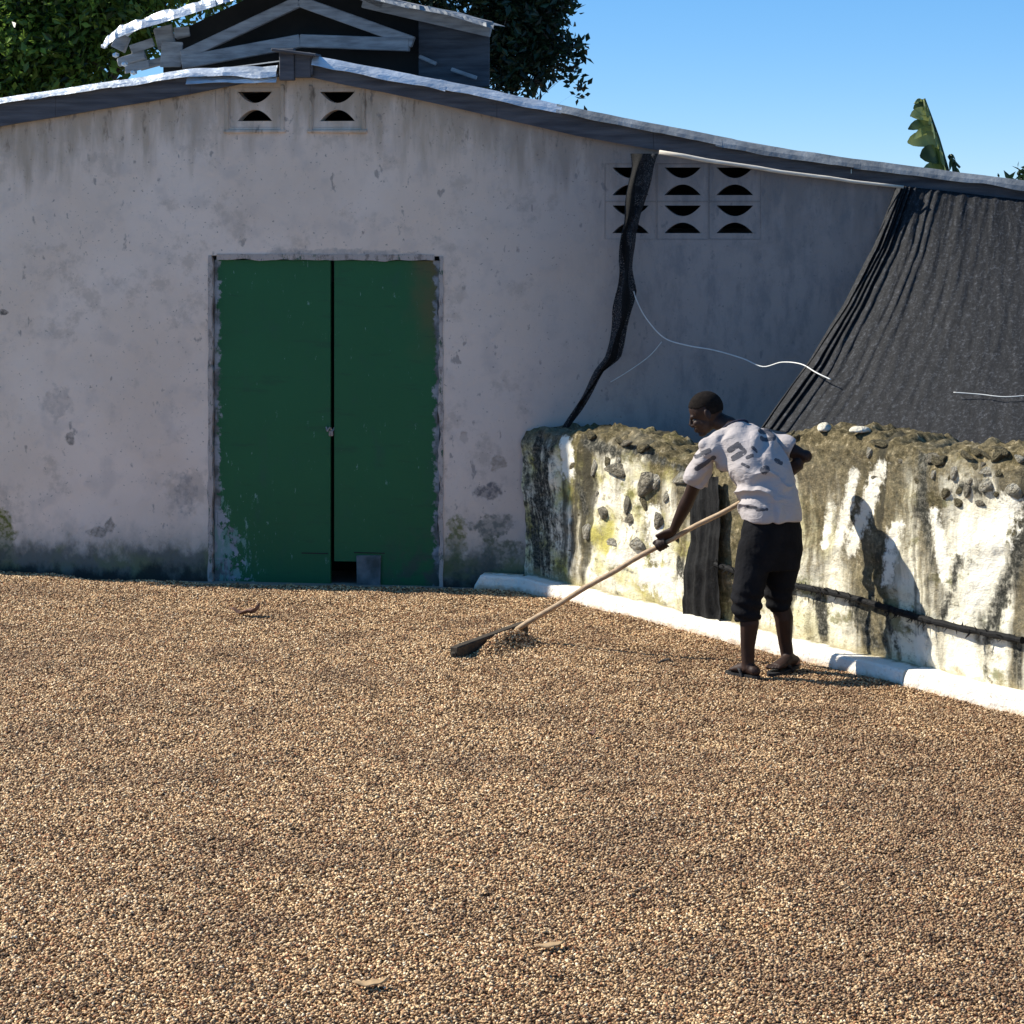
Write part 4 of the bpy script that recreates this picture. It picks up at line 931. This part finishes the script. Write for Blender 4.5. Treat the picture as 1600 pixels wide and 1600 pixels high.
bm = bmesh.new(); cn = c4.lerp(neck, .9)+Vector((-.01, .01, .012)); cf = fw2(up(c3, neck), RS)
tube(bm, [cn+RS*.076*math.cos(k*math.pi/10)+cf*.071*math.sin(k*math.pi/10)-ax*.006 for k in range(21)], .0085, 8); obj('collar', bm, simple('navy_rib', (.012, .014, .03), (.02, .022, .045), 40, bump=0), man, smooth=True)
# shorts
bm = bmesh.new(); wst = P(1205, 806, 14.36); UPV = Vector((0, 0, 1))
loft(bm, [(wst, .158, .122, RT, FW), (wst-UPV*.08, .176, .135, RT, FW), (wst-UPV*.19, .186, .135, RT, FW), (wst-UPV*.30, .17, .12, RT, FW)], 28, 2.3)
Lh, Rh = P(1168, 962, 14.25), P(1221, 952, 14.42)
tube(bm, [Lhip-UPV*.02, Lhip.lerp(Lkn, .45), Lkn+UPV*.05, Lkn-UPV*.02, Lh, Lh-UPV*.028], [.095, .098, .088, .082, .076, .068], 20)
tube(bm, [Rhip-UPV*.02, Rhip.lerp(Rkn, .45), Rkn+UPV*.06, Rkn-UPV*.01, Rh], [.095, .096, .084, .074, .068], 20)
sm_ = remesh(bm, .007, 3)
for v in sm_.vertices:
    p = v.co; k = ss(.62, .42, p.z)
    v.co = p+v.normal*(.007*fbm((p.x*7, p.y*7, p.z*5), 3)+.007*k*math.sin(p.z*95+p.x*30+3*fbm((p.x*6, p.y*6, 2), 2)))
obj('shorts', sm_, M['shorts'], man)
# flip-flops
for heel, toe, lift in ((heelL, toeL, 0), (heelR, toeR, 0)):
    d = (toe-heel); d.z = 0; d.normalize(); s = Vector((-d.y, d.x, 0)); bm = bmesh.new(); a = heel-d*.015; b = toe+d*.025; n = 18
    outl = []
    for k in range(n):
        t = k/n*2*math.pi; l = ((a-b).length/2); c = (a+b)/2; wv = .046-.008*math.cos(t+.0)*-1 if math.cos(t) > 0 else .038
        outl.append(Vector(((c+d*l*math.cos(t)+s*wv*math.sin(t)).x, (c+d*l*math.cos(t)+s*wv*math.sin(t)).y, heel.z*(1-(math.cos(t)+1)/2)+toe.z*(math.cos(t)+1)/2-.010)))
    fA = bm.faces.new([bm.verts.new(p) for p in outl]); r = bmesh.ops.extrude_face_region(bm, geom=[fA])
    for v in r['geom']:
        if isinstance(v, bmesh.types.BMVert): v.co.z += .018
    q = toe-d*.06
    for sg in (-1, 1): tube(bm, [q+Vector((0,0,.035)), q-d*.03+s*sg*.022+Vector((0,0,.05)), q-d*.07+s*sg*.04+Vector((0,0,.03)), q-d*.09+s*sg*.043], [.006, .008, .009, .008], 8)
    obj('sandal', bm, M['sandal'], man)

# ------------------------------------------------------------------ trees
def tree(name, label, cat, base, lumps, YC, n_leaf, size, mat, seed, trunk_r=.22, edge=.55):
    rng = np.random.default_rng(seed); t = empty(name, base, label=label, cat=cat)
    bm = bmesh.new(); base = Vector(base); cen = [P(a, b, YC+dy) for a, b, r, dy, wgt in lumps]; rad = [r*YC/F for a, b, r, dy, wgt in lumps]
    fork = base+Vector((0, 0, max(1.5, cen[0].z*.45)))
    tube(bm, [base-Vector((0,0,.3)), base.lerp(fork, .5)+Vector((.08, .05, 0)), fork], [trunk_r*1.25, trunk_r, trunk_r*.85], 12)
    for c, r in zip(cen, rad):
        m = fork.lerp(c, .55)+Vector((random.uniform(-.2, .2), random.uniform(-.2, .2), .15))
        kk = min(1, (r/.75)**1.5); tube(bm, [fork, m, c, c+Vector((random.uniform(-.5, .5)*r, random.uniform(-.5, .5)*r, .5*r))], [trunk_r*.5*kk, trunk_r*.25*kk, .03*kk, .008], 7)
        for k in range(5):
            d = Vector((random.gauss(0, 1), random.gauss(0, 1), random.gauss(.3, .8))).normalized()
            tube(bm, [c, c+d*r*.5+Vector((0, 0, .03)), c+d*r*.93], [.025, .014, .006], 5)
    obj('trunk', bm, M['bark'], t, smooth=True)
    w_ = np.array([r*r*l[4] for r, l in zip(rad, lumps)]); w_ /= w_.sum()
    ncl = n_leaf//7; pick = rng.choice(len(lumps), ncl, p=w_)
    dirs = rng.normal(size=(ncl, 3)); dirs /= np.linalg.norm(dirs, axis=1)[:, None]
    rr = rng.uniform(0, 1, ncl)**edge
    C0 = np.array([tuple(c) for c in cen])[pick]+dirs*(rr*np.array(rad)[pick])[:, None]
    C0 = np.repeat(C0, 7, 0); nl = len(C0)
    C0 = C0+rng.normal(size=(nl, 3))*size*.55
    dr = np.repeat(dirs, 7, 0)*.6+rng.normal(size=(nl, 3))*.8; dr[:, 2] += .15; dr /= np.linalg.norm(dr, axis=1)[:, None]
    q = rng.normal(size=(nl, 3)); sd = np.cross(dr, q); sd /= np.linalg.norm(sd, axis=1)[:, None]; nm = np.cross(sd, dr)
    Ls = (size*rng.uniform(.5, 1.5, nl))[:, None]; Ws = Ls*.24
    V = np.stack([C0, C0+dr*Ls*.45+sd*Ws+nm*Ws*.35, C0+dr*Ls, C0+dr*Ls*.45-sd*Ws+nm*Ws*.35, C0+dr*Ls*.5], 1).reshape(-1, 3)
    i = np.arange(nl)[:, None]*5
    Fc = np.concatenate([i+np.array([0, 4, 1]), i+np.array([1, 4, 2]), i+np.array([0, 3, 4]), i+np.array([3, 2, 4])])
    me = bpy.data.meshes.new('crown'); me.from_pydata(V, [], Fc.tolist()); me.update()
    tn = np.repeat(np.clip(rng.normal(.4, .28, nl), 0, 1), 5); a = me.attributes.new('tone', 'FLOAT', 'POINT'); a.data.foreach_set('value', tn.astype(np.float32))
    obj('crown', me, M[mat], t)
tree('broadleaf_tree', 'tall bright green tree with small leaves behind the left roof', 'tree', (P(60,0,28).x, 28, 0),
     [(60,30,130,0,1.3), (-80,10,150,.5,1), (170,-20,110,-.3,1.2), (110,-120,160,0,.7), (10,120,70,-.2,1.2), (130,95,60,-.3,1.2), (200,40,60,0,1), (300,-60,110,.4,.6), (-60,150,80,0,.8), (60,150,60,.5,1.2)], 28, 30000, .115, 'leaf_a', 3)
tree('broadleaf_tree', 'dark leafed tree with ragged crown edge behind the roof monitor', 'tree', (P(640,0,28).x, 28.5, 0),
     [(690,-60,130,.2,1.1), (800,10,60,0,1.6), (780,70,48,0,1.6), (838,45,38,0,1.3), (850,95,30,0,1.1), (805,115,30,0,1.3), (878,70,22,0,.9), (870,20,26,0,1.0), (892,110,14,0,.7), (905,140,7,0,.9), (835,130,16,0,.8), (862,-20,40,0,1), (780,125,22,0,1.2), (900,75,11,0,.7), (480,-60,120,.6,.6), (620,-20,60,.4,1)], 28, 17000, .10, 'leaf_b', 8, edge=.5)
tree('leafy_bush', 'dark bush top showing above the low end of the roof', 'bush', (P(1640,0,27).x, 27.2, 0), [(1615,298,30,0,1), (1680,280,70,.3,1), (1588,290,10,0,.5)], 27, 3500, .10, 'leaf_b', 12, trunk_r=.08)
# banana plant
YP = 26.0; B = lambda px, py, dy=0: P(px, py, YP+dy)
ban = empty('banana_plant', (B(1500,0).x, YP, 0), label='banana plant with one torn pale leaf rising behind the roof', cat='banana plant')
bm = bmesh.new(); tube(bm, [(B(1505,0).x, YP+.05, -.1), (B(1503,0).x, YP+.05, 1.2), (B(1498,0).x, YP, 2.5)], [.13, .11, .07], 12); obj('trunk', bm, M['rib'], ban, smooth=True)
def banana_leaf(rib, segs, seed):
    random.seed(seed); v = [B(*p) for p in rib]; bm = bmesh.new()
    def at(t):
        k = min(int(t*(len(v)-1)), len(v)-2); return v[k].lerp(v[k+1], t*(len(v)-1)-k)
    lf = bpy.data.meshes.new('leaf'); vs, fs, tn = [], [], []
    for (t0, t1, ln, dirx, dy, droop, tone) in segs:
        i0 = len(vs); n = 6
        for k in range(n+1):
            q = k/n
            for t in (t0, (t0+t1)/2, t1):
                shrink = 1-.15*q*q-.75*q**5 if t != (t0+t1)/2 else 1
                mid = at((t0+t1)/2); p = mid.lerp(at(t), shrink)
                p = p+Vector((dirx*ln*q*(1-.12*q), dy*ln*q+(.03*math.sin(q*5+t0*20)), -droop*ln*q*q+.06*ln*math.sin(q*3)+(.03*math.sin(q*3) if t == (t0+t1)/2 else 0)))
                vs.append(p); tn.append(max(0, min(1, tone+random.uniform(-.15, .15)-.25*(q > .9))))
        for k in range(n):
            for c in (0, 1): a = i0+k*3+c; fs.append((a, a+1, a+4, a+3))
    lf.from_pydata([tuple(p) for p in vs], [], fs); lf.update(); a = lf.attributes.new('tone', 'FLOAT', 'POINT'); a.data.foreach_set('value', tn)
    o = obj('leaf', lf, M['banana'], ban, smooth=True)
    bm = bmesh.new(); tube(bm, v, [.012+.022*(1-i/(len(v)-1)) for i in range(len(v))], 8); obj('leaf_rib', bm, M['rib'], o, smooth=True)
segs = []; tt = .30
rs = random.Random(4)
while tt < .97:
    t1 = min(.99, tt+rs.uniform(.07, .12)); segs.append((tt, t1, (.34-.20*max(0, tt-.55)/.45)*rs.uniform(.8, 1.1), -.95, rs.uniform(-.35, .1), rs.uniform(-.05, .35), rs.choice([.9, .7, .0, .1, .8, .0])))
    segs.append((tt, t1, .17*rs.uniform(.7, 1.1), -.25, -.7, .5, rs.choice([.9, .8, .3]))); tt = t1-rs.uniform(.01, .04) if t1 < .985 else 1
banana_leaf([(1500,420,.0), (1492,340), (1480,268), (1465,215), (1453,180), (1444,154)], segs, 1)
banana_leaf([(1502,420), (1488,330), (1450,272), (1412,262), (1385,300)], [(.3+.1*i, .38+.1*i, .2, rs.uniform(-.6, .4), -.3, .6, rs.choice([.1, .6, .3])) for i in range(6)], 2)
banana_leaf([(1503,420), (1500,330), (1490,255), (1482,243), (1500,262)], [(.3+.1*i, .38+.1*i, .16, rs.uniform(-.4, .6), -.4, .7, rs.choice([.1, .2, .5])) for i in range(6)], 3)
